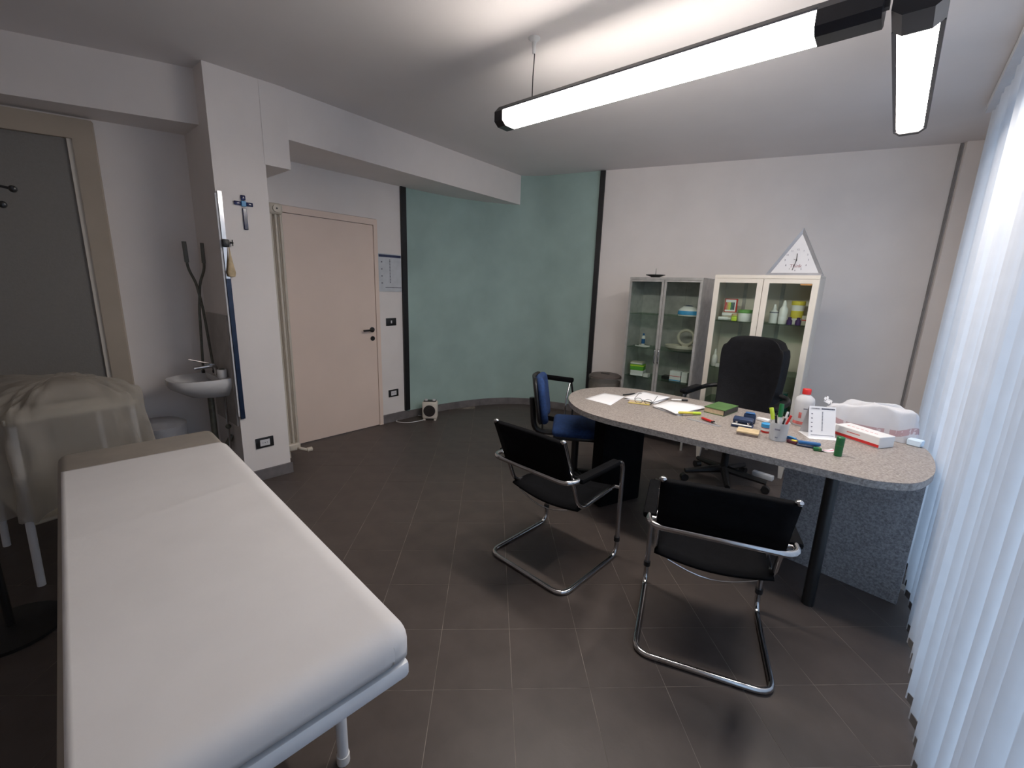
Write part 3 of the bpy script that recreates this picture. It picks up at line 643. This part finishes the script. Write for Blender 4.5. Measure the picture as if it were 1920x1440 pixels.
t = thing('paper_pad', 'yellowish notepad corner showing under the left papers', 'papers', (-1.22, 2.79, Z), R(20)); MB().rbox((0, 0, .003), (.14, .10, .005), .001, 1).build('pad', PAGES, t); MB().bb((-.07, -.05, .0056), (.07, -.038, .0066)).build('glue_strip', YELLOW, t, 0)
# spectacles
t = thing('spectacles', 'thin framed spectacles folded open on the left papers', 'glasses', (-1.185, 2.775, Z + .021), R(8))
for s in (-1, 1):
    ring = [(s * .034 + .026 * math.cos(a) * (1.0), .0, .0 + .017 * math.sin(a)) for a in [2 * PI * k / 18 for k in range(18)]]
    rm = MB().tube(ring, .0018, 6, closed=True).build('rim', BLKPL, t)
    MB().add([(p[0], 0, p[2]) for p in ring], [tuple(range(18))]).build('lens', LENS, rm, 0)
    MB().tube(fillet([(s * .061, 0, .006), (s * .066, .01, .008), (s * .064, .11, .028), (s * .058, .145, .018)], .02, 4), .0017, 6).build('temple', BLKPL, t)
MB().tube([(-.008, 0, .004), (0, .001, .008), (.008, 0, .004)], .0016, 6).build('bridge', BLKPL, t)
def pen(label, p0, p1, mt, capmt, r=.005, name='pen', group='pens on the desk', cat='pen'):
    a, b = Vector(p0), Vector(p1); d = b - a
    t = thing(name, label, cat, a, 0, group); MB().tube([(0, 0, 0), d * .04, d * .62], r, 10, radii=[r * .5, r, r]).build('barrel', mt, t); MB().cyl(d * .62, d, r * 1.15, n=10).build('cap', capmt, t)
    return t
pen('black pen between the left papers', (-1.40, 2.90, Z + .006), (-1.355, 3.0, Z + .006), BLKPL, BLKPL)
pen('black and white pen above the fanned papers', (-1.09, 3.03, Z + .006), (-1.0, 3.10, Z + .006), WHITEP, BLKPL, .007)
pen('yellow highlighter lying against the fanned papers', (-.905, 2.665, Z + .024), (-.815, 2.80, Z + .010), YELLOW, LIME, .008)
# green book
t = thing('green_book', 'green book lying on the middle of the desk', 'book', (-.742, 2.985, Z), R(-8))
MB().bb((-.064, -.100, .004), (.058, .100, .034)).build('pages', PAGES, t, 0); MB().bb((-.066, -.103, 0), (.064, .103, .0035)).build('cover', GREENBOOK, t, 0); MB().bb((-.066, -.103, .0345), (.064, .103, .039)).build('cover', GREENBOOK, t, 0); MB().bb((.0585, -.103, .0036), (.064, .103, .0344)).build('spine', BLKPL, t, 0)
# red cutter and steel ruler
t = thing('ruler', 'steel ruler half under the red cutter', 'ruler', (-.745, 2.645, Z), R(-7)); MB().bb((-.10, -.015, 0), (.10, .015, .0012)).build('blade', GREYFRAME, t, 0)
for k in range(9): MB().bb((-.09 + k * .02, .006, .00121), (-.089 + k * .02, .014, .0015)).build('mark', BLKPL, t, 0)
t = thing('cutter_knife', 'red handled cutter on the steel ruler', 'cutter', (-.735, 2.685, Z + .0015), R(-28)); MB().rbox((0, 0, .008), (.09, .017, .013), .005, 2).build('handle', RED, t); MB().bb((.045, -.005, .005), (.075, .005, .0065)).build('blade', STEEL, t, 0); MB().bb((.035, -.0088, .003), (.047, .0088, .0138)).build('collar', BLKPL, t, 0)
# hole punches and stamp pads
t = thing('hole_punch', 'navy hole punch beside the wooden stamp box', 'hole punch', (-.555, 2.735, Z), R(6))
MB().rbox((0, 0, .008), (.11, .085, .014), .004, 1).build('base', NAVY, t); MB().rbox((0, .012, .036), (.105, .05, .026), .008, 2, (R(12), 0, 0)).build('lever', NAVY, t)
MB().cyl((-.03, -.01, .015), (-.03, -.01, .03), .008, n=10).build('punch_pin', CHROME, t); MB().cyl((.03, -.01, .015), (.03, -.01, .03), .008, n=10).build('punch_pin', CHROME, t); MB().bb((-.05, -.0425, .0152), (.05, -.025, .019)).build('chip_tray', WHITEP, t, 0)
t = thing('stamp_pad', 'navy upright stamp case behind the hole punch', 'stamp case', (-.545, 2.85, Z), R(10)); MB().rbox((0, 0, .028), (.065, .04, .055), .008, 2).build('case', NAVY, t); MB().rbox((0, -.002, .06), (.05, .032, .008), .003, 1).build('lid', BLUEP, t)
t = thing('stamp_box', 'flat pale wooden box in front of the hole punch', 'box', (-.495, 2.60, Z), R(8)); MB().bb((-.052, -.045, 0), (.052, .045, .014)).build('body', mat('mottled_brown_card', (.20, .15, .13), .8, noise=.3, nscale=40), t, 0); MB().bb((-.053, -.046, .0141), (.053, .046, .022)).build('lid', WOOD, t, 0)
t = thing('eraser_block', 'white rubber block behind the pen cup', 'eraser', (-.49, 2.955, Z), R(-12)); MB().rbox((0, 0, .009), (.07, .035, .017), .004, 1).build('rubber', WHITEP, t); MB().rbox((.012, 0, .009), (.04, .036, .0178), .003, 1).build('sleeve', PAPER, t)
bottle('ink_jar', 'small jar with a sky blue lid beside the pen cup', (-.43, 2.715, Z), [(.022, 0), (.024, .005), (.024, .03)], RED, [(.026, .03), (.026, .05), (.02, .053), (0, .053)], SKYP, None, (.0245, .012, .026, WHITEP), 'jar')
# pen cup with its pens
cx, cy = -.355, 2.615
t = thing('pen_cup', 'milky plastic pen cup full of pens', 'cup', (cx, cy, Z)); MB().lathe([(.036, 0), (.04, .004), (.046, .095), (.0475, .10), (.044, .097), (.038, .006), (0, .005)], n=24).build('cup', TRANSP, t)
MB().bb((-.012, -.0455, .062), (.012, -.0425, .07)).build('print', INK, t, 0); MB().bb((-.006, -.0438, .02), (.006, -.0405, .026)).build('print', INK, t, 0)
for k, (a, ti, ln, mt_, cp, rr, lb) in enumerate([(3.0, .30, .165, WHITEP, LIME, .009, 'lime capped highlighter standing in the pen cup'), (1.9, .10, .185, WHITEP, GREENP, .010, 'tall green capped marker in the pen cup'), (.2, .30, .14, MAROON, RED, .005, 'red pen leaning right in the pen cup'), (.9, .22, .15, WHITEP, WHITEP, .005, 'white pen at the back of the pen cup'), (4.2, .26, .135, GREYFRAME, BLKPL, .005, 'grey pen leaning to the front of the pen cup'), (5.3, .32, .13, BLKPL, BLKPL, .004, 'black pen leaning right in the pen cup')]):
    d = Vector((math.cos(a) * ti, math.sin(a) * ti, 1)).normalized(); b = Vector((cx - d.x * .02 + .010 * math.cos(a), cy - d.y * .02 + .010 * math.sin(a), Z + .0075))
    pen(lb, b, b + d * ln, mt_, cp, rr, group='pens in the pen cup')
t = thing('pencil_sharpener', 'little red and yellow sharpener right of the pen cup', 'sharpener', (-.285, 2.605, Z), R(-15)); MB().rbox((0, 0, .009), (.05, .022, .017), .004, 1).build('body', MAROON, t); MB().rbox((.008, 0, .019), (.026, .02, .003), .001, 1).build('blade_plate', YELLOW, t)
t = thing('bulldog_clip', 'blue clip lying behind the little sharpener', 'clip', (-.295, 2.665, Z), R(-30)); MB().rbox((0, 0, .008), (.065, .018, .015), .006, 2).build('body', BLUEP, t); MB().bb((-.02, -.008, .0155), (.02, .008, .0175)).build('slide', SKYP, t, 0)
t = thing('stapler', 'small blue stapler lying near the front desk edge', 'stapler', (-.215, 2.60, Z), R(8)); MB().rbox((0, 0, .006), (.10, .028, .011), .004, 1).build('base', NAVY, t); MB().rbox((.004, 0, .0215), (.098, .026, .017), .007, 2, (0, R(-3), 0)).build('arm', BLUEP, t); MB().bb((-.045, -.009, .0112), (.04, .009, .0135)).build('magazine', STEEL, t, 0)
t = thing('green_eraser', 'little green eraser at the stapler end', 'eraser', (-.172, 2.570, Z), R(20)); MB().rbox((0, 0, .009), (.034, .022, .017), .004, 2).build('rubber', GREENP, t); MB().rbox((.008, 0, .009), (.014, .0225, .0176), .003, 1).build('sleeve', GREENBOOK, t)
t = thing('glue_stick', 'green glue stick standing upright on the desk', 'glue stick', (-.088, 2.565, Z)); MB().lathe([(.0165, 0), (.017, .004), (.017, .055)], n=18).build('tube', GREENP, t); MB().lathe([(.0175, .0552), (.0175, .092), (.014, .096), (0, .096)], n=18).build('cap', GREENP, t); MB().lathe([(.0173, .052), (.0173, .0551)], n=18).build('seam_ring', GREENBOOK, t)
t = thing('pink_slip', 'pink and white paper slip lying beside the glue stick', 'paper slip', (-.135, 2.60, Z), R(35)); MB().grid(lambda u, v: ((u - .5) * .07, (v - .5) * .035, .001 + .008 * (2 * u - 1) ** 2), 8, 1).build('slip', PAPER, t); MB().grid(lambda u, v: ((u - .5) * .06 + .004, (v - .5) * .012, .0016 + .008 * (2 * u - 1) ** 2), 8, 1).build('pink_print', mat('pink_ink', (.62, .28, .36), .7, noise=.1), t)
# bottle with red cap
bottle('disinfectant_bottle', 'large white bottle with a red cap behind the pens', (-.305, 3.045, Z), [(.046, 0), (.05, .006), (.05, .145), (.046, .165), (.022, .185), (.021, .192)], MILKW, [(.0225, .190), (.0225, .218), (.02, .221), (0, .221)], RED, None, None)
t = [q for q in bpy.data.objects if q.name.startswith('disinfectant_bottle')][0]
def curved(z0, z1, a0, a1, r, mt_, nm):
    MB().grid(lambda u, v: (r * math.cos(a0 + (a1 - a0) * u), r * math.sin(a0 + (a1 - a0) * u), z0 + (z1 - z0) * v), 8, 1).build(nm, mt_, t, 60)
curved(.012, .030, -2.6, -.9, .0506, mat('pale_red_print', (.55, .14, .13), .6, noise=.3, nscale=40), 'print'); curved(.105, .112, -1.5, -.9, .0506, INK, 'print'); curved(.05, .085, -1.9, -1.6, .0506, mat('pale_red_print', (.5, .2, .2)), 'print')
# desk calendar
t = thing('desk_calendar', 'folding desk calendar with a blue header strip', 'calendar', (-.205, 2.875, Z), R(32))
cw, ch, lean = .135, .165, .045
MB().add([(-cw / 2, -lean, 0), (cw / 2, -lean, 0), (cw / 2, 0, ch), (-cw / 2, 0, ch)], [(0, 1, 2, 3)]).build('front_page', PAPER, t, 0)
MB().add([(-cw / 2, lean + .01, 0), (cw / 2, lean + .01, 0), (cw / 2, .001, ch), (-cw / 2, .001, ch)], [(0, 1, 2, 3)]).build('back_page', LIGHTGREY, t, 0)
def on(x0, x1, v0, v1, mt_, nm):
    f = lambda x, v: (x, -lean * (1 - v) - .0008, ch * v); MB().add([f(x0, v0), f(x1, v0), f(x1, v1), f(x0, v1)], [(0, 1, 2, 3)]).build(nm, mt_, t, 0)
on(-.06, .062, .90, .955, LIGHTGREY, 'header'); on(-.005, .062, .905, .95, NAVYINK, 'header_strip'); on(-.055, -.015, .915, .94, INK, 'header_strip')
for k in range(14): on(-.002, .0035, .22 + k * .045, .245 + k * .045, INK, 'print_mark')
for k in range(5): on(-.056, -.048, .18 + k * .14, .21 + k * .14, INK, 'print_mark')
on(-.055, .06, .07, .085, INK, 'print_line')
MB().bb((-.075, -.075, -.0003), (.075, .055, .0006)).build('base_flap', PAPER, t, 0)
# white box with red stripe
t = thing('glove_carton', 'long white carton with a red stripe on the right of the desk', 'box', (-.01, 2.955, Z), R(-33))
MB().rbox((0, 0, .03), (.235, .11, .06), .0025, 1).build('carton', WHITEP, t, 0)
MB().bb((-.1176, -.0557, .004), (.1176, -.0551, .019)).build('red_stripe', RED, t, 0); MB().bb((-.05, -.0558, .036), (.02, -.0552, .041)).build('print_line', mat('pale_red_print', (.5, .2, .2)), t, 0)
for k in range(7): MB().bb((-.085 + k * .024, -.012, .0601), (-.070 + k * .024, -.006, .0605)).build('print_mark', mat('pale_red_print', (.5, .2, .2)), t, 0)
t = thing('white_tub', 'small white lidded pot between calendar and carton', 'pot', (-.135, 3.0, Z)); MB().rbox((0, 0, .022), (.06, .05, .042), .006, 2).build('pot', WHITEP, t); MB().rbox((0, 0, .0465), (.063, .053, .007), .002, 1).build('lid', PAPER, t)
# crumpled bag
t = thing('plastic_bag', 'crumpled white plastic bag with red print at the right desk end', 'bag', (.005, 3.155, Z), R(-5))
rb = random.Random(5); ph = [rb.uniform(0, 6) for _ in range(12)]
def bagf(u, v):
    a = 2 * PI * u; e = v
    rx = (.215 - .03 * e) * (1 + .06 * math.sin(3 * a + ph[0]) + .03 * math.sin(9 * a + ph[1] + 6 * v) + .015 * math.sin(23 * a + 9 * v)); ry = (.088 - .012 * e) * (1 + .09 * math.sin(4 * a + ph[2] + 2 * v) + .06 * math.sin(11 * a + ph[3] + 5 * v) + .035 * math.sin(19 * a - 11 * v))
    k = math.cos(min(1, max(0, (e - .55) / .45)) * PI / 2) if e > .55 else 1
    k = max(k, .0) ** .55
    z = .155 * math.sin(min(1, e * 1.35) * PI / 2) * (1 + .10 * math.sin(2 * a + ph[4]) + .05 * math.sin(7 * a + ph[5])) * (1 + .10 * math.cos(a))
    return (rx * k * math.copysign(abs(math.cos(a)) ** .7, math.cos(a)), ry * k * math.copysign(abs(math.sin(a)) ** .8, math.sin(a)), z + .002)
bg = MB().grid(bagf, 56, 18).build('bag_film', BAGFILM, t, 60)
MB().grid(lambda u, v: tuple(Vector(bagf(.50 + .5 * u, .10 + .10 * v + .05 * math.sin(u * 9))) * 1.004), 40, 2).build('red_print', translucent('red_bag_print', (.66, .22, .24), .3, .38), t, 60)
MB().grid(lambda u, v: (-.20 - .03 * v + .01 * math.sin(v * 9), -.045 + .08 * u, .13 + .03 * v + .012 * math.sin(u * 7)), 8, 6).build('bag_mouth', BAGFILM, t, 60)
t = thing('folded_packet', 'small pale blue packet at the far right desk edge', 'packet', (.205, 3.06, Z), R(-20)); MB().rbox((0, 0, .018), (.06, .05, .034), .004, 1).build('packet', mat('pale_blue_card', (.62, .74, .85), .6, noise=.05), t); MB().bb((-.0306, -.02, .006), (-.0301, .02, .03)).build('label_print', NAVYINK, t, 0)

# ------------------------------------------------------------------ examination couch
bd_ = thing('examination_couch', 'long examination couch with taupe padding on white tube legs', 'couch', (-1.71, .305, 0), R(-3.8))
MB().rbox((-.075, -.008, .646), (1.97, .60, .085), .035, 3).build('padding', TAUPE, bd_)
MB().bb((-.90, -.249, .575), (.90, .249, .604)).build('base_board', WHITEMETAL, bd_, 0)
for s in (-1, 1): MB().bb((-.90, s * .268 - .018, .56), (.902, s * .268 + .018, .603)).build('side_rail', WHITEMETAL, bd_, 0)
for s in (-1, 1): MB().rbox((s * .922, 0, .578), (.036, .58, .046), .012, 2).build('end_rail', WHITEMETAL, bd_)
for sx in (-.62, .60):
    for sy in (-1, 1):
        lg = MB().cyl((sx, sy * .245, .0), (sx, sy * .245, .575), .017, n=14).build('leg', WHITEMETAL, bd_)
        MB().cyl((sx, sy * .245, .0), (sx, sy * .245, .03), .02, n=14).build('foot_cap', WHITEP, lg)
    MB().cyl((sx, -.245, .21), (sx, .245, .21), .013, n=12).build('brace', WHITEMETAL, bd_)
for sy in (-1, 1): MB().cyl((-.62, sy * .245, .21), (.60, sy * .245, .21), .013, n=12).build('brace', WHITEMETAL, bd_)
# paper sheet over the couch: own thing
sh = thing('couch_sheet', 'white paper sheet draped over the examination couch', 'sheet', (-1.71, .305, 0), R(-3.8))
X0, X1, Y0, Y1, ZT, RD = -.755, .938, -.293, .304, .6965, .055
def shp(px, py):
    """flat cloth over a slab with rounded near end and right side: arc length mapping round the edges"""
    def over(d):   # d = distance past the start of the rounding
        if d <= 0: return d, 0.
        a = d / RD
        if a < PI / 2: return RD * math.sin(a), RD * (1 - math.cos(a))
        return RD, RD + (d - RD * PI / 2)
    ex, dx = over(px - (X1 - RD)); ey, dy = over(py - (Y1 - RD))
    if dx > 0 and dy > 0: ex -= .35 * min(dy, .05); ey -= .35 * min(dx, .05)
    return X1 - RD + ex, Y1 - RD + ey, max(dx, dy) + .25 * min(dx, dy)
vsx = []; NU, NV = 120, 50
def cloth(u, v):
    px = X0 + u * (X1 - RD + RD * PI / 2 + .024 - X0); py_ = Y0 + v * (Y1 - RD + RD * PI / 2 + .030 - Y0)
    x, y, d = shp(px, py_)
    z = ZT - d + (.0012 * math.sin(x * 6 + y * 4) if d < .01 else 0)
    if d < .02: z += .0025 * math.exp(-((x + .12 + .22 * y) / .025) ** 2)
    return (x, y, z)
solid(MB().grid(cloth, NU, NV).build('sheet_top', SHEET, sh, 60), .003, 1)

# ------------------------------------------------------------------ wall pieces on the left
def socket(name, label, loc, rz, inner, group):
    t = thing(name, label, 'socket' if inner else 'switch', loc, rz, group)   # local x runs along the wall, -y out of it
    MB().rbox((0, -.004, 0), (.125, .008, .08), .003, 2).build('plate', BLKPL, t)
    if inner:
        MB().bb((-.034, -.0095, -.024), (.034, -.0082, .024)).build('insert', LIGHTGREY, t, 0)
        for x in (-.016, 0, .016): MB().cyl((x, -.0096, 0), (x, -.0101, 0), .003, n=8).build('pin_hole', BLKPL, t)
    else: MB().rbox((0, -.0095, 0), (.016, .003, .03), .001, 1).build('rocker', LIGHTGREY, t)
    return t
socket('light_switch', 'black light switch between the cream door and black strip', (-4.02, 2.692, 1.105), PI / 2, False, 'black wall plates')
socket('wall_socket', 'black framed socket low beside the black strip', (-4.02, 2.697, .325), PI / 2, True, 'black wall plates')
socket('wall_socket', 'black framed socket on the pillar above the couch corner', (-3.446, 1.163, .295), PI / 2, True, 'black wall plates')
t = thing('wall_calendar', 'pale printed sheet calendar hanging between door and black strip', 'calendar', (-4.016, 2.683, 1.61), PI / 2)
MB().bb((-.148, -.004, -.19), (.148, 0, .19)).build('page', mat('pale_grey_paper', (.58, .60, .63), .7, noise=.06, nscale=14), t, 0); MB().bb((-.12, -.0047, .155), (.146, -.0041, .18)).build('header', NAVYINK, t, 0); MB().bb((-.147, -.0046, -.188), (-.128, -.0041, .188)).build('edge_strip', GREYFRAME, t, 0)
for k in range(16): MB().bb((.004, -.0046, -.10 + k * .015), (.016, -.0041, -.091 + k * .015)).build('print_mark', INK, t, 0)
for k in range(4): MB().bb((-.095, -.0046, -.11 + k * .07), (-.08, -.0041, -.098 + k * .07)).build('print_mark', INK, t, 0)
MB().bb((-.05, -.0046, -.152), (.146, -.0041, -.146)).build('print_line', INK, t, 0)
# cross
t = thing('wall_cross', 'cobalt blue glass cross on the pillar', 'cross', (-3.445, 1.172, 1.935), PI / 2)
MB().rbox((.003, -.006, -.035), (.026, .011, .14), .003, 1).build('upright', BLUEGLASS, t); MB().rbox((0, -.006, .10), (.030, .011, .034), .005, 2).build('upper_arm', BLUEGLASS, t)
for s in (-1, 1): MB().rbox((s * .037, -.006, .062), (.042, .011, .026), .004, 2).build('side_arm', BLUEGLASS, t)
MB().rbox((0, -.010, .062), (.030, .009, .036), .003, 1).build('centre', SKYP, t)
# height gauge on pillar corner
t = thing('height_gauge', 'tall blue and chrome height measuring rail on the pillar edge', 'height gauge', (-3.448, 1.032, 0), PI / 2)
MB().bb((-.012, -.014, .51), (.016, 0, 1.50)).build('lower_rail', mat('dark_blue_rail', (.012, .025, .060), .3, .3, noise=.2, nscale=20), t, 0); MB().bb((-.010, -.013, 1.50), (.014, 0, 2.055)).build('upper_rail', CHROME, t, 0); MB().bb((-.024, -.006, .53), (-.014, 0, 2.04)).build('scale_strip', LIGHTGREY, t, 0)
MB().rbox((.004, -.02, 1.73), (.04, .03, .05), .006, 2).build('slider', BLKPL, t); kb = MB().cyl((.03, -.02, 1.735), (.05, -.02, 1.735), .006, n=8).build('knob', BLKPL, t)
MB().box((.046, -.02, 1.735), (.006, .006, .04)).build('knob_wing', BLKPL, kb, 0)
MB().lathe([(.002, .20), (.006, .15), (.018, .07), (.026, .03), (.02, .004), (0, 0)], (.02, -.03, 1.51), 16, sy=.5).build('pointer', WOOD, t)
# column radiator
t = thing('column_radiator', 'tall cream three column radiator between pillar and door', 'radiator', (-3.72, 1.482, 0), 0)
for x in (0, -.06, -.12):
    for k in (-1, 0, 1): MB().tube(fillet([(x, k * .012, 2.05), (x, k * .037, 2.0), (x, k * .037, .13), (x, k * .012, .09)], .02, 3), .0118, 10).build('column', RADI, t)
    MB().rbox((x, 0, 2.035), (.055, .105, .085), .022, 3).build('header', RADI, t); MB().rbox((x, 0, .10), (.055, .105, .07), .02, 3).build('footer', RADI, t)
pg = MB().cyl((.024, 0, 2.035), (.042, 0, 2.035), .027, n=20).build('plug', RADI, t); MB().cyl((.042, 0, 2.035), (.044, 0, 2.035), .007, n=10).build('plug_centre', BLKPL, pg)
vl = MB().tube(fillet([(.0, .03, .09), (.05, .03, .09), (.05, .09, .06)], .02, 3), .013, 8).build('valve', RADI, t); MB().cyl((.05, .085, .06), (.05, .13, .06), .02, n=12).build('valve_cap', RADI, vl)
MB().cyl((-.02, -.03, 0), (-.02, -.03, .09), .009, n=8).build('pipe', RADI, t)
# fan heater with cord
t = thing('fan_heater', 'small white fan heater with round dark grille on the floor', 'heater', (-3.80, 3.03, 0), R(42))
MB().rbox((0, 0, .118), (.17, .11, .20), .022, 3).build('body', CREAM, t)
MB().cyl((0, -.0555, .115), (0, -.060, .115), .066, n=28).build('grille', DARKGRILL, t)
for r_ in (.02, .04, .06): MB().tube([(r_ * math.cos(a), -.062, .115 + r_ * math.sin(a)) for a in [2 * PI * k / 24 for k in range(24)]], .0022, 6, closed=True).build('grille_ring', BLKPL, t)
MB().rbox((0, 0, .2195), (.14, .085, .006), .003, 1).build('top_panel', DARKGRILL, t)
for s in (-1, 1): MB().lathe([(.018, 0), (.018, .012), (.015, .015), (0, .015)], (s * .045, 0, .2226), 14).build('dial', LIGHTGREY, t)
for s in (-1, 1): MB().bb((s * .06 - .012, -.045, 0), (s * .06 + .012, .045, .02)).build('foot', CREAM, t, 0)
cord = MB().tube([tuple(v) for v in spline([(-.08, .03, .02), (-.10, .10, .006), (-.20, .12, .006), (-.30, .02, .006), (-.36, -.12, .006), (-.22, -.16, .006), (-.08, -.06, .006), (-.06, -.01, .02)], 8, False)], .004, 6).build('cord', WHITEP, t)

# ------------------------------------------------------------------ sink corner
py = 1.015
t = thing('wash_basin', 'white wall basin on the side of the pillar', 'sink', (-3.70, py, 0))
def bowl(u, v):
    a = PI * u; return 0
n = 24; vs = []; fs = []
rings = [(.20, .345, .80), (.205, .35, .775), (.195, .33, .735), (.12, .22, .665), (.06, .12, .645), (0.0, .05, .642)]
inner = [(.185, .325, .80), (.165, .29, .775), (.11, .21, .73), (.04, .12, .715)]
def ring(rx, ry, z): return [(rx * math.copysign(abs(math.cos(PI * k / n)) ** .7, math.cos(PI * k / n)), -ry * math.sin(PI * k / n) ** .8 if 0 < k < n else 0, z) for k in range(n + 1)]
seq = [ring(*r_) for r_ in reversed(inner)] + [ring(*r_) for r_ in rings]
bm_ = MB(); flat = [p for r_ in seq for p in r_]; q = n + 1
bm_.add(flat, [(i * q + k, i * q + k + 1, (i + 1) * q + k + 1, (i + 1) * q + k) for i in range(len(seq) - 1) for k in range(n)] + [tuple(range(q))])
bm_.build('basin', CERAM, t, 50)
MB().bb((-.20, -.07, .76), (.20, -.001, .803)).build('ledge', CERAM, t, 0)
tp = MB().tube(fillet([(-.0, -.045, .80), (-.0, -.045, .875), (-.0, -.18, .865)], .03, 4), .013, 10).build('tap', CHROME, t); MB().tube([(0, -.045, .88), (-.02, -.20, .93)], .006, 8).build('tap_lever', CHROME, tp)
MB().cyl((.0, -.10, .30), (.0, -.10, .65), .02, n=12).build('waste_pipe', OLIVE, t); MB().tube(fillet([(0, -.10, .34), (0, -.10, .26), (.05, -.05, .26), (.05, -.002, .34)], .03, 4), .018, 10).build('trap', OLIVE, t)
MB().cyl((.08, -.03, .05), (.08, -.03, .70), .008, n=8).build('supply_pipe', CHROME, t); MB().sphere((.08, -.03, .42), .02, 10).build('stop_valve', OLIVE, t)
sp = MB().bb((-3.92, py - .012, .45), (-3.47, py - .0005, 1.25)).build('trim_5', MOUNTW, None, 0); struct(sp, 'greyish splash panel above the basin')
bottle('soap_pot', 'white soap pot standing on the basin rim', (-3.57, py - .045, .8035), [(.028, 0), (.032, .005), (.032, .055), (.028, .06)], CERAM, [(.022, .058), (.012, .068), (0, .07)], OLIVE, None, None, 'pot')
# crossing bent rods standing behind the tap
t = thing('leg_support_rods', 'pair of dark bent rods with sleeve handles crossed above the basin', 'leg supports', (-3.82, py - .062, .8035))
for s in (-1, 1):
    P = fillet([(.02 * s, s * .030, 0), (.012 * s, s * .008, .48), (0.010 * s, -s * .014, .66), (0.008 * s, -s * .052, .76), (0.008 * s, -s * .056, .93)], .04, 5)
    rd = MB().tube(P, .0085, 10).build('rod', OLIVE, t); MB().cyl((.008 * s, -s * .0530, .80), (.008 * s, -s * .0562, .94), .0135, n=12).build('sleeve', mat('grey_rubber', (.17, .17, .155), .7, noise=.1), rd)
    MB().cyl((.02 * s, s * .030, 0), (.02 * s, s * .0295, .02), .012, n=10).build('tip', BLKPL, rd)
# pedal bin below the basin
t = thing('laundry_bin', 'dull white bin partly hidden below the basin', 'bin', (-3.86, .62, 0)); MB().lathe([(.13, 0), (.15, .01), (.16, .44), (.155, .44)], n=24).build('body', GREYFRAME, t); MB().lathe([(.165, .44), (.165, .46), (.12, .485), (0, .49)], n=24).build('lid', GREYFRAME, t)

# ------------------------------------------------------------------ covered trolley at far left
t = thing('covered_trolley', 'trolley under a clear crumpled plastic cover behind the couch', 'trolley', (-3.28, .12, 0), R(10))
for sx in (-.27, .27):
    for sy in (-.22, .22): MB().cyl((sx * 1.12, sy * 1.1, 0), (sx, sy, .82), .016, n=12).build('leg', WHITEMETAL, t)
MB().rbox((0, 0, .83), (.62, .50, .03), .01, 2).build('top_board', BEIGEP, t); MB().rbox((0, 0, .32), (.60, .48, .02), .006, 1).build('shelf', BEIGEP, t)
MB().rbox((-.05, .02, .90), (.36, .30, .10), .04, 3).build('padded_load', TAUPE, t)
def cov(u, v):
    a = 2 * PI * u; sx = math.copysign(abs(math.cos(a)) ** .45, math.cos(a)); sy = math.copysign(abs(math.sin(a)) ** .45, math.sin(a))
    if v < .45: k = v / .45; z = .965 - .09 * k ** 3; rx, ry = .355 * k, .29 * k
    else:
        k = (v - .45) / .55; z = .875 - .50 * k; w_ = .035 * k * math.sin(9 * a) + .02 * k * math.sin(17 * a + 1); rx, ry = .355 + .03 * k + w_, .29 + .03 * k + w_
    cr = .012 * math.sin(5 * a + 8 * v) + .010 * math.sin(13 * a - 21 * v) + .007 * math.sin(29 * a + 17 * v)
    return (rx * sx * (1 + cr), ry * sy * (1 + cr * 1.3), z + (cr + .035 * math.sin(2 * a + .6) * (1 - v)) * min(1, v * 2))
MB().grid(cov, 110, 36).build('plastic_cover', PLASTICFILM, t, 70)
# coat stand, only two hook tips reach into the picture
t = thing('coat_stand', 'black coat stand whose ball tipped hooks enter at the left edge', 'coat stand', (-2.62, -.168, 0))
MB().cyl((0, 0, .03), (0, 0, 1.85), .014, n=12).build('pole', BLKPL, t); MB().lathe([(.17, 0), (.17, .015), (.03, .035), (0, .035)], n=24).build('base', BLKPL, t)
for a, z in ((1.28, 1.80), (1.22, 1.74), (3.4, 1.80), (5.2, 1.80)):
    c_, s2 = math.cos(a), math.sin(a); L_ = .27 if z > 1.75 else .24
    hk = MB().tube(fillet([(0, 0, z - .04), (c_ * L_ * .6, s2 * L_ * .6, z + .02), (c_ * L_, s2 * L_, z)], .05, 4), .005, 8).build('hook', BLKPL, t); MB().sphere((c_ * L_, s2 * L_, z), .013, 10).build('ball_tip', BLKPL, hk)
# power strip under the desk
t = thing('power_strip', 'white power strip on the floor under the desk', 'power strip', (-.60, 3.995, 0), R(-8)); MB().rbox((0, 0, .022), (.16, .05, .042), .006, 2).build('body', WHITEP, t)
for x in (-.05, 0, .05): MB().cyl((x, 0, .0431), (x, 0, .0436), .016, n=14).build('outlet', LIGHTGREY, t)
